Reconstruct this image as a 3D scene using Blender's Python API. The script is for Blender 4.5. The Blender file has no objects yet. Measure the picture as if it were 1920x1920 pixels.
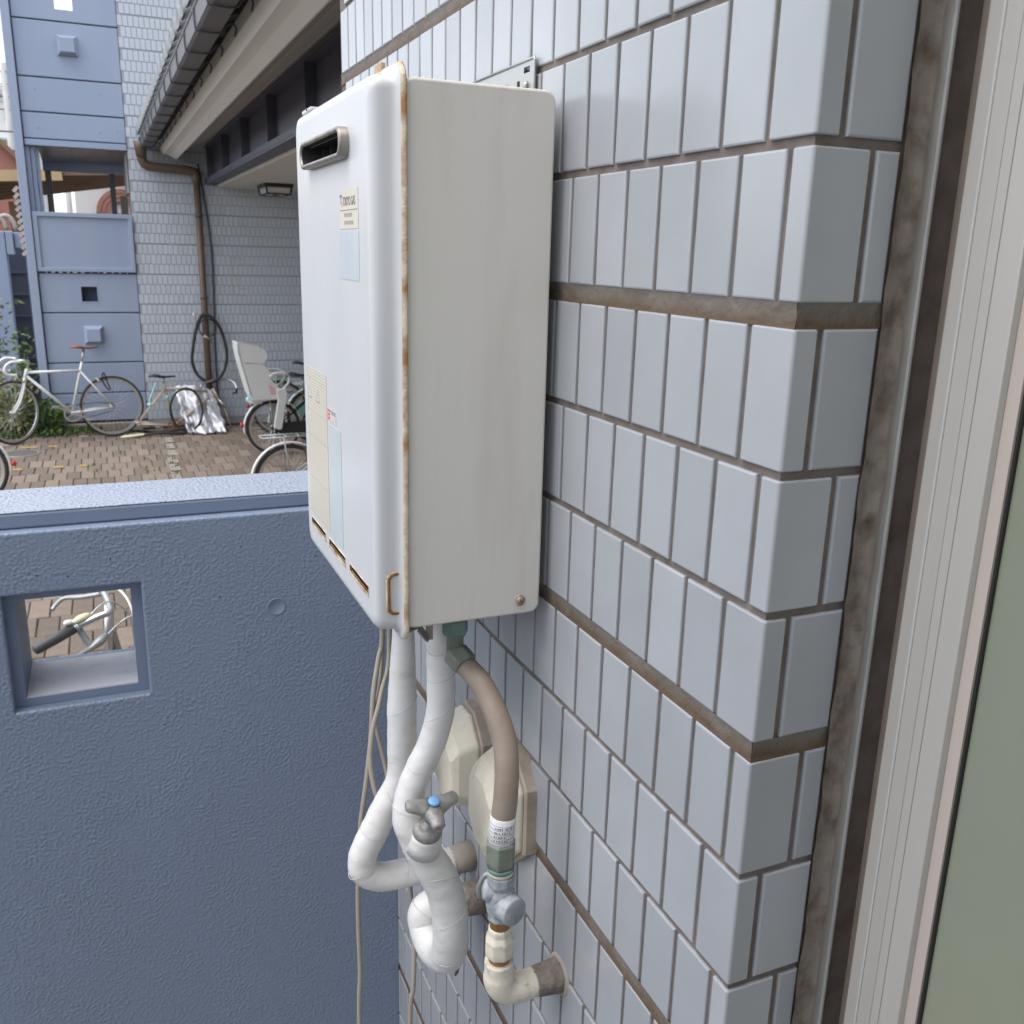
import bpy, math, random
from mathutils import Vector, Matrix, noise
random.seed(7)
R = math.radians
SC = bpy.context.scene
COL = SC.collection

# ------------------------------------------------------------------ camera, sky, sun, exposure
cam_d = bpy.data.cameras.new('camera')
cam = bpy.data.objects.new('camera', cam_d)
COL.objects.link(cam)
CAM = Vector((-0.4403, -0.5292, 2.1027))
cam.matrix_world = Matrix(((0.919378, 0.082630, -0.384600, CAM.x), (-0.392620, 0.253333, -0.884122, CAM.y),
                           (0.024377, 0.963844, 0.265350, CAM.z), (0, 0, 0, 1)))
cam_d.sensor_width = 36
cam_d.lens = 36 * 1758.744 / 1920
cam_d.clip_start = 0.02
cam_d.clip_end = 600
cam_d.dof.use_dof = True
cam_d.dof.focus_distance = 1.0
cam_d.dof.aperture_fstop = 18
SC.camera = cam

SUN_EL, SUN_AZ = R(66), R(-100)          # azimuth clockwise from +y
world = bpy.data.worlds.new('World')
SC.world = world
world.use_nodes = True
wn = world.node_tree
wn.nodes.clear()
sky = wn.nodes.new('ShaderNodeTexSky')
sky.sky_type = 'NISHITA'
sky.sun_disc = False
sky.sun_elevation = SUN_EL
sky.sun_rotation = SUN_AZ
sky.air_density = 1.0
sky.dust_density = 1.5
sky.ozone_density = 1.0
hs = wn.nodes.new('ShaderNodeHueSaturation')
hs.inputs['Saturation'].default_value = 0.40     # thin even cloud takes most of the blue out
bg = wn.nodes.new('ShaderNodeBackground')
bg.inputs['Strength'].default_value = 0.15
wo = wn.nodes.new('ShaderNodeOutputWorld')
wn.links.new(sky.outputs[0], hs.inputs['Color'])
wn.links.new(hs.outputs[0], bg.inputs['Color'])
wn.links.new(bg.outputs[0], wo.inputs['Surface'])

sun_d = bpy.data.lights.new('sun', 'SUN')
sun_d.energy = 0.9
sun_d.angle = R(60)
sun_d.color = (1.0, 0.97, 0.93)
sun = bpy.data.objects.new('sun', sun_d)
COL.objects.link(sun)
sdir = Vector((math.sin(SUN_AZ) * math.cos(SUN_EL), math.cos(SUN_AZ) * math.cos(SUN_EL), math.sin(SUN_EL)))
sun.rotation_euler = sdir.to_track_quat('Z', 'Y').to_euler()

SC.view_settings.view_transform = 'Standard'
SC.view_settings.look = 'None'
SC.view_settings.gamma = 1.0
SC.view_settings.use_curve_mapping = False
SC.view_settings.exposure = 1.30

# ------------------------------------------------------------------ helpers
def mat(name, col, rough=0.5, metal=0.0, var=0.0, vscale=6.0, vcol=None, bump=0.0, bscale=80.0, spec=0.5,
        rnd=0.0, stretch=(1, 1, 1), coat=0.0, bdist=0.002, detail=5.0, lo=0.4, hi=0.7):
    """Principled material: base colour, noise-driven second colour (stains, wear), per-object variation, fine relief."""
    m = bpy.data.materials.new(name)
    m.use_nodes = True
    nt = m.node_tree
    b = nt.nodes['Principled BSDF']
    b.inputs['Roughness'].default_value = rough
    b.inputs['Metallic'].default_value = metal
    b.inputs['Specular IOR Level'].default_value = spec
    b.inputs['Coat Weight'].default_value = coat
    b.inputs['Coat Roughness'].default_value = 0.15
    tc = nt.nodes.new('ShaderNodeTexCoord')
    mp = nt.nodes.new('ShaderNodeMapping')
    mp.inputs['Scale'].default_value = stretch
    nt.links.new(tc.outputs['Object'], mp.inputs['Vector'])
    out = None
    if var > 0:
        n = nt.nodes.new('ShaderNodeTexNoise')
        n.inputs['Scale'].default_value = vscale
        n.inputs['Detail'].default_value = detail
        n.inputs['Roughness'].default_value = 0.6
        nt.links.new(mp.outputs[0], n.inputs['Vector'])
        mr = nt.nodes.new('ShaderNodeMapRange')
        mr.inputs['From Min'].default_value = lo
        mr.inputs['From Max'].default_value = hi
        mr.inputs['To Max'].default_value = var
        nt.links.new(n.outputs[0], mr.inputs['Value'])
        mx = nt.nodes.new('ShaderNodeMix')
        mx.data_type = 'RGBA'
        mx.inputs['A'].default_value = (*col, 1)
        mx.inputs['B'].default_value = (*(vcol or [c * 0.55 for c in col]), 1)
        nt.links.new(mr.outputs[0], mx.inputs['Factor'])
        out = mx.outputs['Result']
    if rnd > 0:
        oi = nt.nodes.new('ShaderNodeObjectInfo')
        hv = nt.nodes.new('ShaderNodeHueSaturation')
        mr2 = nt.nodes.new('ShaderNodeMapRange')
        mr2.inputs['To Min'].default_value = 1 - rnd
        mr2.inputs['To Max'].default_value = 1 + rnd
        nt.links.new(oi.outputs['Random'], mr2.inputs['Value'])
        nt.links.new(mr2.outputs[0], hv.inputs['Value'])
        if out:
            nt.links.new(out, hv.inputs['Color'])
        else:
            hv.inputs['Color'].default_value = (*col, 1)
        out = hv.outputs[0]
    if out:
        nt.links.new(out, b.inputs['Base Color'])
    else:
        b.inputs['Base Color'].default_value = (*col, 1)
    if bump > 0:
        n2 = nt.nodes.new('ShaderNodeTexNoise')
        n2.inputs['Scale'].default_value = bscale
        n2.inputs['Detail'].default_value = 3
        nt.links.new(mp.outputs[0], n2.inputs['Vector'])
        bp = nt.nodes.new('ShaderNodeBump')
        bp.inputs['Strength'].default_value = bump
        bp.inputs['Distance'].default_value = bdist
        nt.links.new(n2.outputs[0], bp.inputs['Height'])
        nt.links.new(bp.outputs[0], b.inputs['Normal'])
    return m

class MB:
    """Collects shapes, then links them as ONE mesh object."""
    def __init__(s):
        s.v = []; s.f = []; s.sm = []
    def add(s, vs, fs, smooth=False):
        o = len(s.v)
        s.v += [Vector(v) for v in vs]
        s.f += [tuple(i + o for i in f) for f in fs]
        s.sm += [smooth] * len(fs)
        return s
    def box(s, x0, x1, y0, y1, z0, z1):
        vs = [(x0, y0, z0), (x1, y0, z0), (x1, y1, z0), (x0, y1, z0), (x0, y0, z1), (x1, y0, z1), (x1, y1, z1), (x0, y1, z1)]
        return s.add(vs, [(0, 3, 2, 1), (4, 5, 6, 7), (0, 1, 5, 4), (1, 2, 6, 5), (2, 3, 7, 6), (3, 0, 4, 7)])
    def bar(s, a, b, w, h=None, up=(0, 0, 1)):
        """rectangular bar from a to b"""
        a = Vector(a); b = Vector(b); h = h or w
        d = (b - a).normalized(); u = Vector(up)
        sd = d.cross(u)
        if sd.length < 1e-4:
            sd = d.cross(Vector((1, 0, 0)))
        sd.normalize(); u = sd.cross(d)
        vs = [p + sd * (i * w / 2) + u * (j * h / 2) for p in (a, b) for i, j in ((-1, -1), (1, -1), (1, 1), (-1, 1))]
        return s.add(vs, [(3, 2, 1, 0), (4, 5, 6, 7), (0, 1, 5, 4), (1, 2, 6, 5), (2, 3, 7, 6), (3, 0, 4, 7)])
    def loft(s, rings, smooth=True, cap0=True, cap1=True, closed=False):
        n = len(rings[0]); vs = [p for r in rings for p in r]; fs = []
        m = len(rings)
        for i in range(m if closed else m - 1):
            k = (i + 1) % m
            for j in range(n):
                fs.append((i * n + j, i * n + (j + 1) % n, k * n + (j + 1) % n, k * n + j))
        s.add(vs, fs, smooth)
        if not closed:
            o = len(s.v) - len(vs)
            if cap0:
                s.f.append(tuple(o + j for j in reversed(range(n)))); s.sm.append(False)
            if cap1:
                s.f.append(tuple(o + (m - 1) * n + j for j in range(n))); s.sm.append(False)
        return s
    def tube(s, pts, r, n=10, closed=False, smooth=True):
        """swept round tube; r a number or one radius per point"""
        pts = [Vector(p) for p in pts]; m = len(pts)
        rr = r if isinstance(r, (list, tuple)) else [r] * m
        tang = []
        for i in range(m):
            a = pts[(i - 1) % m] if closed or i > 0 else pts[i]
            b = pts[(i + 1) % m] if closed or i < m - 1 else pts[i]
            tang.append((b - a).normalized())
        t0 = tang[0]
        ref = Vector((0, 0, 1)) if abs(t0.z) < 0.9 else Vector((1, 0, 0))
        u = (ref - t0 * ref.dot(t0)).normalized()
        rings = []
        for i in range(m):
            t = tang[i]
            u = (u - t * u.dot(t))
            u.normalize()
            w = t.cross(u)
            rings.append([pts[i] + (u * math.cos(2 * math.pi * j / n) + w * math.sin(2 * math.pi * j / n)) * rr[i] for j in range(n)])
        return s.loft(rings, smooth, closed=closed)
    def lathe(s, p, d, prof, n=16, smooth=True):
        """profile of (distance along d, radius) turned round the axis p + t d"""
        p = Vector(p); d = Vector(d).normalized()
        ref = Vector((0, 0, 1)) if abs(d.z) < 0.9 else Vector((1, 0, 0))
        u = (ref - d * ref.dot(d)).normalized(); w = d.cross(u)
        rings = [[p + d * t + (u * math.cos(2 * math.pi * j / n) + w * math.sin(2 * math.pi * j / n)) * max(r, 1e-5) for j in range(n)] for t, r in prof]
        return s.loft(rings, smooth)
    def prism(s, poly, fn, a, b):
        """2D polygon extruded from a to b; fn(u, v, t) -> point"""
        n = len(poly)
        vs = [fn(u, v, a) for u, v in poly] + [fn(u, v, b) for u, v in poly]
        fs = [tuple(reversed(range(n))), tuple(range(n, 2 * n))] + [(j, (j + 1) % n, n + (j + 1) % n, n + j) for j in range(n)]
        return s.add(vs, fs)
    def plate(s, x0, x1, z0, z1, y0, y1, holes=(), fn=None):
        """slab y0..y1 over x,z with rectangular holes (hx0,hx1,hz0,hz1) cut right through"""
        fn = fn or (lambda x, y, z: (x, y, z))
        xs = sorted({x0, x1, *[h[0] for h in holes], *[h[1] for h in holes]})
        zs = sorted({z0, z1, *[h[2] for h in holes], *[h[3] for h in holes]})
        def solid(i, k):
            if i < 0 or k < 0 or i >= len(xs) - 1 or k >= len(zs) - 1:
                return False
            cx = (xs[i] + xs[i + 1]) / 2; cz = (zs[k] + zs[k + 1]) / 2
            return not any(h[0] < cx < h[1] and h[2] < cz < h[3] for h in holes)
        for i in range(len(xs) - 1):
            for k in range(len(zs) - 1):
                if not solid(i, k):
                    continue
                a, b, c, d = xs[i], xs[i + 1], zs[k], zs[k + 1]
                P = [fn(a, y0, c), fn(b, y0, c), fn(b, y0, d), fn(a, y0, d), fn(a, y1, c), fn(b, y1, c), fn(b, y1, d), fn(a, y1, d)]
                fs = [(0, 1, 2, 3), (7, 6, 5, 4)]
                if not solid(i - 1, k): fs.append((0, 3, 7, 4))
                if not solid(i + 1, k): fs.append((1, 5, 6, 2))
                if not solid(i, k - 1): fs.append((0, 4, 5, 1))
                if not solid(i, k + 1): fs.append((3, 2, 6, 7))
                s.add(P, fs)
        return s
    def build(s, name, m, parent=None, kind=None, label=None, bevel=0.0, seg=2):
        off = parent_loc(parent)
        me = bpy.data.meshes.new(name)
        me.from_pydata([v - off for v in s.v], [], s.f)
        me.polygons.foreach_set('use_smooth', s.sm)
        me.update()
        me.materials.append(m)
        o = bpy.data.objects.new(name, me)
        COL.objects.link(o)
        if parent:
            o.parent = parent
        if kind: o['kind'] = kind
        if label: o['label'] = label
        if bevel:
            bv = o.modifiers.new('edge', 'BEVEL'); bv.width = bevel; bv.segments = seg; bv.limit_method = 'ANGLE'; bv.angle_limit = R(40)
            bv.harden_normals = False
        return o

def parent_loc(p):
    v = Vector((0, 0, 0))
    while p:
        v = v + p.location; p = p.parent
    return v

def thing(name, label, cat, loc, group=None):
    o = bpy.data.objects.new(name, None)
    COL.objects.link(o)
    o.location = loc
    o.empty_display_size = 0.05
    o['label'] = label; o['category'] = cat
    if group: o['group'] = group
    return o

def tag(o, label, cat, group=None):
    o['label'] = label; o['category'] = cat
    if group: o['group'] = group
    return o

def struct(o):
    o['kind'] = 'structure'
    return o

def smooth_path(pts, k=6, closed=False):
    """Catmull-Rom through the points (any number of coordinates)"""
    m = len(pts); out = []
    rng = range(m) if closed else range(m - 1)
    for i in rng:
        g = lambda j: pts[j % m] if closed else pts[min(max(j, 0), m - 1)]
        p0, p1, p2, p3 = g(i - 1), g(i), g(i + 1), g(i + 2)
        for q in range(k):
            t = q / k
            out.append(tuple(0.5 * (2 * b + (c - a) * t + (2 * a - 5 * b + 4 * c - d) * t * t + (-a + 3 * b - 3 * c + d) * t ** 3)
                             for a, b, c, d in zip(p0, p1, p2, p3)))
    if not closed:
        out.append(tuple(pts[-1]))
    return out

def rrect(c0, c1, d0, d1, r, n=5):
    """rounded rectangle outline in a plane, counter-clockwise"""
    out = []
    for cx, cy, a0 in ((c1 - r, d1 - r, 0), (c0 + r, d1 - r, 90), (c0 + r, d0 + r, 180), (c1 - r, d0 + r, 270)):
        for i in range(n + 1):
            a = R(a0 + 90 * i / n)
            out.append((cx + r * math.cos(a), cy + r * math.sin(a)))
    return out

def text(body, size, loc, right, up, m, name, parent, align='LEFT', sx=1.0, depth=0.0001):
    """flat lettering as a thin mesh standing on a surface; right and up give its plane"""
    c = bpy.data.curves.new(name, 'FONT')
    c.body = body; c.size = size; c.align_x = align; c.extrude = depth
    t = bpy.data.objects.new(name, c)
    COL.objects.link(t)
    dg = bpy.context.evaluated_depsgraph_get()
    me = bpy.data.meshes.new_from_object(t.evaluated_get(dg))
    bpy.data.objects.remove(t); bpy.data.curves.remove(c)
    r = Vector(right).normalized(); u = Vector(up).normalized(); n = r.cross(u)
    L = Vector(loc) - parent_loc(parent)
    for v in me.vertices:
        v.co = L + r * v.co.x * sx + u * v.co.y + n * v.co.z
    me.materials.clear(); me.materials.append(m)
    o = bpy.data.objects.new(name, me)
    COL.objects.link(o); o.parent = parent
    return o

# ------------------------------------------------------------------ materials
M = {}
M['tile'] = mat('glazed_tile', (0.39, 0.402, 0.423), 0.20, rnd=0.08, var=0.55, vscale=7, vcol=(0.335, 0.34, 0.352), bump=0.10, bscale=14, bdist=0.004, detail=6.0)
M['grout'] = mat('grout', (0.20, 0.17, 0.15), 0.95, var=0.8, vscale=30, vcol=(0.115, 0.09, 0.075), bump=0.4, bscale=900)
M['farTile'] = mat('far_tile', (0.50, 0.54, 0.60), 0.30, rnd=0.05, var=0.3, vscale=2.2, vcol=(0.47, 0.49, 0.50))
for k_ in ('tile',):                        # let stains run on over neighbouring tiles instead of repeating in each
    nt_ = M[k_].node_tree
    geo_ = nt_.nodes.new('ShaderNodeNewGeometry')
    nt_.links.new(geo_.outputs['Position'], nt_.nodes['Mapping'].inputs['Vector'])
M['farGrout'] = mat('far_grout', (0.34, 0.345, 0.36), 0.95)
M['white'] = mat('white_enamel', (0.595, 0.595, 0.60), 0.33, var=0.55, vscale=9, vcol=(0.525, 0.535, 0.56), stretch=(1, 1, 0.45), bump=0.03, bscale=18, bdist=0.002)
M['wcase'] = mat('case_enamel', (0.66, 0.632, 0.582), 0.4, var=0.6, vscale=16, vcol=(0.51, 0.475, 0.42), stretch=(1.4, 1, 0.20), lo=0.50, hi=0.80, detail=7.0, bump=0.06, bscale=9, bdist=0.01)
M['rust'] = mat('rusty_edge', (0.66, 0.58, 0.45), 0.7, var=1.0, vscale=34, vcol=(0.36, 0.19, 0.075), bump=0.5, bscale=400, lo=0.40, hi=0.62, detail=9.0)
M['rustdark'] = mat('dark_rust', (0.30, 0.14, 0.05), 0.9, var=0.9, vscale=90, vcol=(0.10, 0.045, 0.02), bump=0.5, bscale=500)
M['steel'] = mat('dull_steel', (0.36, 0.335, 0.30), 0.45, 0.6, var=0.8, vscale=40, vcol=(0.20, 0.165, 0.13))
M['zinc'] = mat('zinc_plate', (0.42, 0.42, 0.40), 0.33, 0.75, var=0.5, vscale=30, vcol=(0.38, 0.35, 0.30))
M['throatdark'] = mat('dark_throat_metal', (0.035, 0.032, 0.03), 0.7)  # near-black metal for the exhaust opening's inner walls and fins
M['black'] = mat('black_inside', (0.012, 0.012, 0.012), 0.8)
M['tape'] = mat('white_wrap', (0.71, 0.70, 0.68), 0.42, var=0.6, vscale=26, vcol=(0.56, 0.515, 0.46), lo=0.5, hi=0.78, bump=0.40, bscale=38, bdist=0.004, stretch=(1, 1, 1.8))
M['sleevebrown'] = mat('brown_sleeve', (0.42, 0.37, 0.32), 0.8, var=0.7, vscale=25, vcol=(0.25, 0.21, 0.18), bump=0.4, bscale=120)  # brownish tone for the pipe sleeve and collar
M['hose'] = mat('brown_hose', (0.25, 0.195, 0.15), 0.55, var=0.6, vscale=45, vcol=(0.31, 0.255, 0.205), bump=0.15, bscale=200)
M['olive'] = mat('olive_brass_paint', (0.17, 0.18, 0.145), 0.5, var=0.5, vscale=60, vcol=(0.23, 0.30, 0.25), bump=0.3, bscale=200)
M['verdigris'] = mat('verdigris_nut', (0.13, 0.20, 0.185), 0.55, var=0.6, vscale=60, vcol=(0.22, 0.33, 0.29), bump=0.3, bscale=250)
M['cock'] = mat('grey_paint', (0.27, 0.295, 0.33), 0.6, var=0.9, vscale=80, vcol=(0.40, 0.41, 0.415), bump=0.5, bscale=180, lo=0.45, hi=0.62)
M['cream'] = mat('cream_paint', (0.68, 0.63, 0.52), 0.5, var=0.9, vscale=75, vcol=(0.36, 0.36, 0.34), bump=0.45, bscale=160, lo=0.57, hi=0.68, detail=7.0)
M['gripgrey'] = mat('grey_rubber_grip', (0.075, 0.075, 0.075), 0.5, bump=0.3, bscale=150)
M['brass'] = mat('brass', (0.50, 0.29, 0.13), 0.4, 0.6, var=0.6, vscale=80, vcol=(0.30, 0.17, 0.08))
M['concrete_sleeve'] = mat('mortar_sleeve', (0.24, 0.205, 0.175), 0.95, var=0.9, vscale=60, vcol=(0.13, 0.105, 0.09), bump=0.8, bscale=150, bdist=0.004)
M['hood'] = mat('beige_plastic', (0.73, 0.68, 0.56), 0.45, var=0.45, vscale=30, vcol=(0.52, 0.45, 0.36), lo=0.5, hi=0.75)
M['hoodrim'] = mat('brownish_beige', (0.42, 0.36, 0.29), 0.6, var=0.7, vscale=40, vcol=(0.27, 0.21, 0.16))  # darker, browner beige for cover frames and screw hole
M['valve'] = mat('cast_grey', (0.27, 0.265, 0.25), 0.55, 0.4, var=0.8, vscale=90, vcol=(0.44, 0.42, 0.39), bump=0.3, bscale=250)
M['bluecap'] = mat('blue_cap', (0.20, 0.42, 0.75), 0.4)
M['cable'] = mat('grey_cable', (0.36, 0.32, 0.265), 0.6, var=0.4, vscale=30, vcol=(0.28, 0.24, 0.2))
M['label_cream'] = mat('cream_label', (0.62, 0.58, 0.49), 0.45)
M['label_blue'] = mat('faded_blue_label', (0.53, 0.575, 0.61), 0.35, var=0.8, vscale=40, vcol=(0.47, 0.51, 0.54), stretch=(1, 1, 0.4))
M['label_grey'] = mat('faded_grey_label', (0.50, 0.56, 0.57), 0.35, var=0.5, vscale=30, vcol=(0.57, 0.62, 0.63))
M['label_white'] = mat('white_label', (0.72, 0.72, 0.71), 0.4, var=0.4, vscale=120, vcol=(0.5, 0.5, 0.5))
M['ink'] = mat('grey_ink', (0.16, 0.15, 0.15), 0.6)
M['inkpale'] = mat('faded_ink', (0.36, 0.34, 0.30), 0.6)
M['inkblue'] = mat('blue_ink', (0.10, 0.15, 0.45), 0.6)
M['inkred'] = mat('red_ink', (0.62, 0.13, 0.16), 0.6)
M['inkpink'] = mat('pink_ink', (0.75, 0.42, 0.42), 0.6)
M['alu'] = mat('aluminium', (0.50, 0.475, 0.44), 0.42, 0.25, var=0.5, vscale=30, vcol=(0.43, 0.41, 0.385), stretch=(1, 1, 0.03))
M['alu2'] = mat('aluminium_edge', (0.60, 0.60, 0.58), 0.4, 0.3)
M['channel'] = mat('dark_channel', (0.32, 0.265, 0.22), 0.8, var=0.5, vscale=20, vcol=(0.24, 0.195, 0.16))
M['gasket'] = mat('pinkish_bead', (0.45, 0.385, 0.345), 0.6)
M['rubber'] = mat('black_rubber', (0.02, 0.02, 0.02), 0.6)
M['glass'] = mat('frosted_glass', (0.225, 0.24, 0.175), 0.20, var=0.8, vscale=2.2, vcol=(0.265, 0.275, 0.21), spec=0.6, bump=0.04, bscale=25)
M['smoothblue'] = mat('smooth_blue_paint', (0.170, 0.215, 0.305), 0.5, var=0.4, vscale=8, vcol=(0.20, 0.24, 0.32), bump=0.08, bscale=60)
M['towerblue'] = mat('tower_blue_paint', (0.285, 0.34, 0.455), 0.5, var=0.6, vscale=3.0, vcol=(0.33, 0.375, 0.475), stretch=(1, 1, 0.25), detail=7.0)
M['towerdark'] = mat('tower_joint', (0.10, 0.12, 0.17), 0.8)
M['sillpaint'] = mat('pale_sill_paint', (0.50, 0.50, 0.53), 0.6, var=1.0, vscale=28, vcol=(0.40, 0.36, 0.36), lo=0.55, hi=0.75, bump=0.2, bscale=80)  # paler than the wall paint, with random darker patches
M['pave'] = mat('paver', (0.205, 0.163, 0.128), 0.9, var=0.7, vscale=14, vcol=(0.15, 0.12, 0.098), rnd=0.25, bump=0.4, bscale=120)
M['soil'] = mat('joint_soil', (0.075, 0.06, 0.045), 1.0, var=0.6, vscale=6, vcol=(0.08, 0.085, 0.04))
M['floor'] = mat('walkway_concrete', (0.22, 0.215, 0.21), 0.9, var=0.5, vscale=4, bump=0.3, bscale=60)
M['render'] = mat('plain_render', (0.52, 0.51, 0.50), 0.9, var=0.4, vscale=2)
M['fascia'] = mat('white_eave_paint', (0.78, 0.77, 0.75), 0.6, var=0.3, vscale=3, vcol=(0.68, 0.68, 0.66))
M['soffit'] = mat('eave_soffit', (0.48, 0.47, 0.46), 0.7)
M['bluesteel'] = mat('dark_blue_steel', (0.075, 0.08, 0.115), 0.5, var=0.4, vscale=3, vcol=(0.10, 0.085, 0.085))
M['gutter'] = mat('gutter_plastic', (0.13, 0.13, 0.135), 0.5, var=0.6, vscale=5, vcol=(0.13, 0.12, 0.115))
M['underroof'] = mat('dark_roof_board', (0.055, 0.042, 0.036), 0.9, var=0.5, vscale=4)
M['pantile'] = mat('grey_pantile', (0.30, 0.31, 0.33), 0.45, var=0.5, vscale=9, vcol=(0.38, 0.39, 0.41))
M['downpipe'] = mat('brown_downpipe', (0.13, 0.095, 0.07), 0.5, var=0.6, vscale=6, vcol=(0.18, 0.12, 0.085))
M['ceil'] = mat('porch_ceiling', (0.62, 0.61, 0.58), 0.8)
M['lampblack'] = mat('lamp_frame', (0.03, 0.028, 0.03), 0.4)
M['lampwhite'] = mat('lamp_diffuser', (0.62, 0.62, 0.60), 0.4)
M['tyre'] = mat('tyre_rubber', (0.028, 0.027, 0.027), 0.75, var=0.5, vscale=20, vcol=(0.06, 0.055, 0.05))
M['alloy'] = mat('bright_alloy', (0.62, 0.61, 0.60), 0.3, 0.75, var=0.4, vscale=14, vcol=(0.45, 0.40, 0.36))
M['spoke'] = mat('spoke_steel', (0.60, 0.60, 0.60), 0.35, 0.6)
M['bwhite'] = mat('white_bike_paint', (0.74, 0.75, 0.74), 0.35, var=0.4, vscale=12, vcol=(0.60, 0.57, 0.52))
M['leather'] = mat('tan_leather', (0.26, 0.10, 0.05), 0.5, var=0.5, vscale=20)
M['bblack'] = mat('black_vinyl', (0.022, 0.022, 0.024), 0.5)
M['champagne'] = mat('beige_bike_paint', (0.50, 0.42, 0.32), 0.45, var=0.6, vscale=16, vcol=(0.34, 0.25, 0.18))
M['fendwhite'] = mat('fender_plastic', (0.74, 0.74, 0.72), 0.35)
M['mint'] = mat('mint_paint', (0.20, 0.44, 0.38), 0.4, var=0.4, vscale=8)
M['bsilver'] = mat('silver_bike_paint', (0.36, 0.38, 0.38), 0.4, 0.4)
M['seatgrey'] = mat('pale_grey_plastic', (0.62, 0.63, 0.60), 0.45, var=0.25, vscale=8, vcol=(0.52, 0.53, 0.50))
M['red'] = mat('red_reflector', (0.50, 0.03, 0.03), 0.25)
M['cyan'] = mat('pale_cyan_plastic', (0.36, 0.66, 0.66), 0.35)
M['pinkcloth'] = mat('pink_cloth', (0.62, 0.36, 0.38), 0.9)
M['brownbag'] = mat('brown_guard', (0.125, 0.078, 0.066), 0.7)
M['foil'] = mat('silver_sheet', (0.60, 0.61, 0.64), 0.42, 0.35, var=0.5, vscale=9, vcol=(0.46, 0.48, 0.52))
M['creamplastic'] = mat('cream_plastic', (0.72, 0.67, 0.44), 0.4)
M['orangeroof'] = mat('ochre_fascia', (0.62, 0.45, 0.24), 0.6, var=0.4, vscale=3)
M['brownroof'] = mat('brown_soffit', (0.25, 0.16, 0.10), 0.8, var=0.6, vscale=2, stretch=(1, 1, 6))
M['redwall'] = mat('red_brown_wall', (0.37, 0.16, 0.12), 0.8, var=0.4, vscale=1)
M['farwhite'] = mat('far_white_wall', (0.74, 0.73, 0.70), 0.9, var=0.2, vscale=1)
M['farpane'] = mat('far_window', (0.22, 0.26, 0.30), 0.2)
M['terracotta'] = mat('pinkish_roof_tile', (0.50, 0.42, 0.38), 0.7, var=0.5, vscale=12)
M['archbrick'] = mat('arch_brick', (0.36, 0.17, 0.125), 0.8, var=0.4, vscale=8)
M['stainless'] = mat('stained_metal_soffit', (0.48, 0.46, 0.44), 0.32, 0.45, var=0.8, vscale=5, vcol=(0.28, 0.255, 0.24))
M['bronze'] = mat('bronze_post', (0.18, 0.155, 0.13), 0.5, 0.3)
M['leaf'] = mat('leaf', (0.075, 0.135, 0.03), 0.55, var=0.9, vscale=5, vcol=(0.12, 0.17, 0.05))
M['leafyellow'] = mat('leaf_yellowish', (0.16, 0.19, 0.06), 0.6, var=0.8, vscale=5, vcol=(0.20, 0.16, 0.08))
M['yellowline'] = mat('worn_yellow_paint', (0.42, 0.27, 0.08), 0.8, var=0.8, vscale=30, vcol=(0.25, 0.17, 0.09))
M['whiteline'] = mat('worn_white_paint', (0.36, 0.34, 0.31), 0.9, var=1.0, vscale=24, vcol=(0.20, 0.165, 0.135), lo=0.38, hi=0.6)
M['manhole'] = mat('iron_cover', (0.10, 0.09, 0.09), 0.7)
M['kerb'] = mat('kerb_stone', (0.27, 0.25, 0.21), 0.9, var=0.6, vscale=6)
M['sealant'] = mat('old_sealant', (0.27, 0.235, 0.20), 0.75, var=1.0, vscale=45, vcol=(0.10, 0.07, 0.048), bump=0.35, bscale=110, bdist=0.003, lo=0.44, hi=0.72, detail=6.0, stretch=(1, 1, 0.9))

def stucco():
    m = mat('blue_stucco', (0.185, 0.226, 0.308), 0.42, var=0.6, vscale=3.2, vcol=(0.205, 0.252, 0.35), stretch=(1, 1, 0.45), detail=7.0)
    nt = m.node_tree; b = nt.nodes['Principled BSDF']
    tc = nt.nodes['Texture Coordinate']
    n1 = nt.nodes.new('ShaderNodeTexNoise'); n1.inputs['Scale'].default_value = 190; n1.inputs['Detail'].default_value = 0.6; n1.inputs['Distortion'].default_value = 0.15
    nt.links.new(tc.outputs['Object'], n1.inputs['Vector'])
    r1 = nt.nodes.new('ShaderNodeMapRange'); r1.interpolation_type = 'SMOOTHSTEP'
    r1.inputs['From Min'].default_value = 0.38; r1.inputs['From Max'].default_value = 0.78
    nt.links.new(n1.outputs[0], r1.inputs['Value'])
    bp = nt.nodes.new('ShaderNodeBump'); bp.inputs['Strength'].default_value = 0.32; bp.inputs['Distance'].default_value = 0.0026
    n3 = nt.nodes.new('ShaderNodeTexNoise'); n3.inputs['Scale'].default_value = 14; n3.inputs['Detail'].default_value = 3
    nt.links.new(tc.outputs['Object'], n3.inputs['Vector'])
    r3 = nt.nodes.new('ShaderNodeMapRange'); r3.inputs['From Min'].default_value = 0.35; r3.inputs['From Max'].default_value = 0.65; r3.inputs['To Min'].default_value = 0.45; r3.inputs['To Max'].default_value = 1.3
    nt.links.new(n3.outputs[0], r3.inputs['Value'])
    mu = nt.nodes.new('ShaderNodeMath'); mu.operation = 'MULTIPLY'
    nt.links.new(r1.outputs[0], mu.inputs[0]); nt.links.new(r3.outputs[0], mu.inputs[1])
    nt.links.new(mu.outputs[0], bp.inputs['Height'])
    nt.links.new(bp.outputs[0], b.inputs['Normal'])
    return m
M['stucco'] = stucco()
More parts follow.
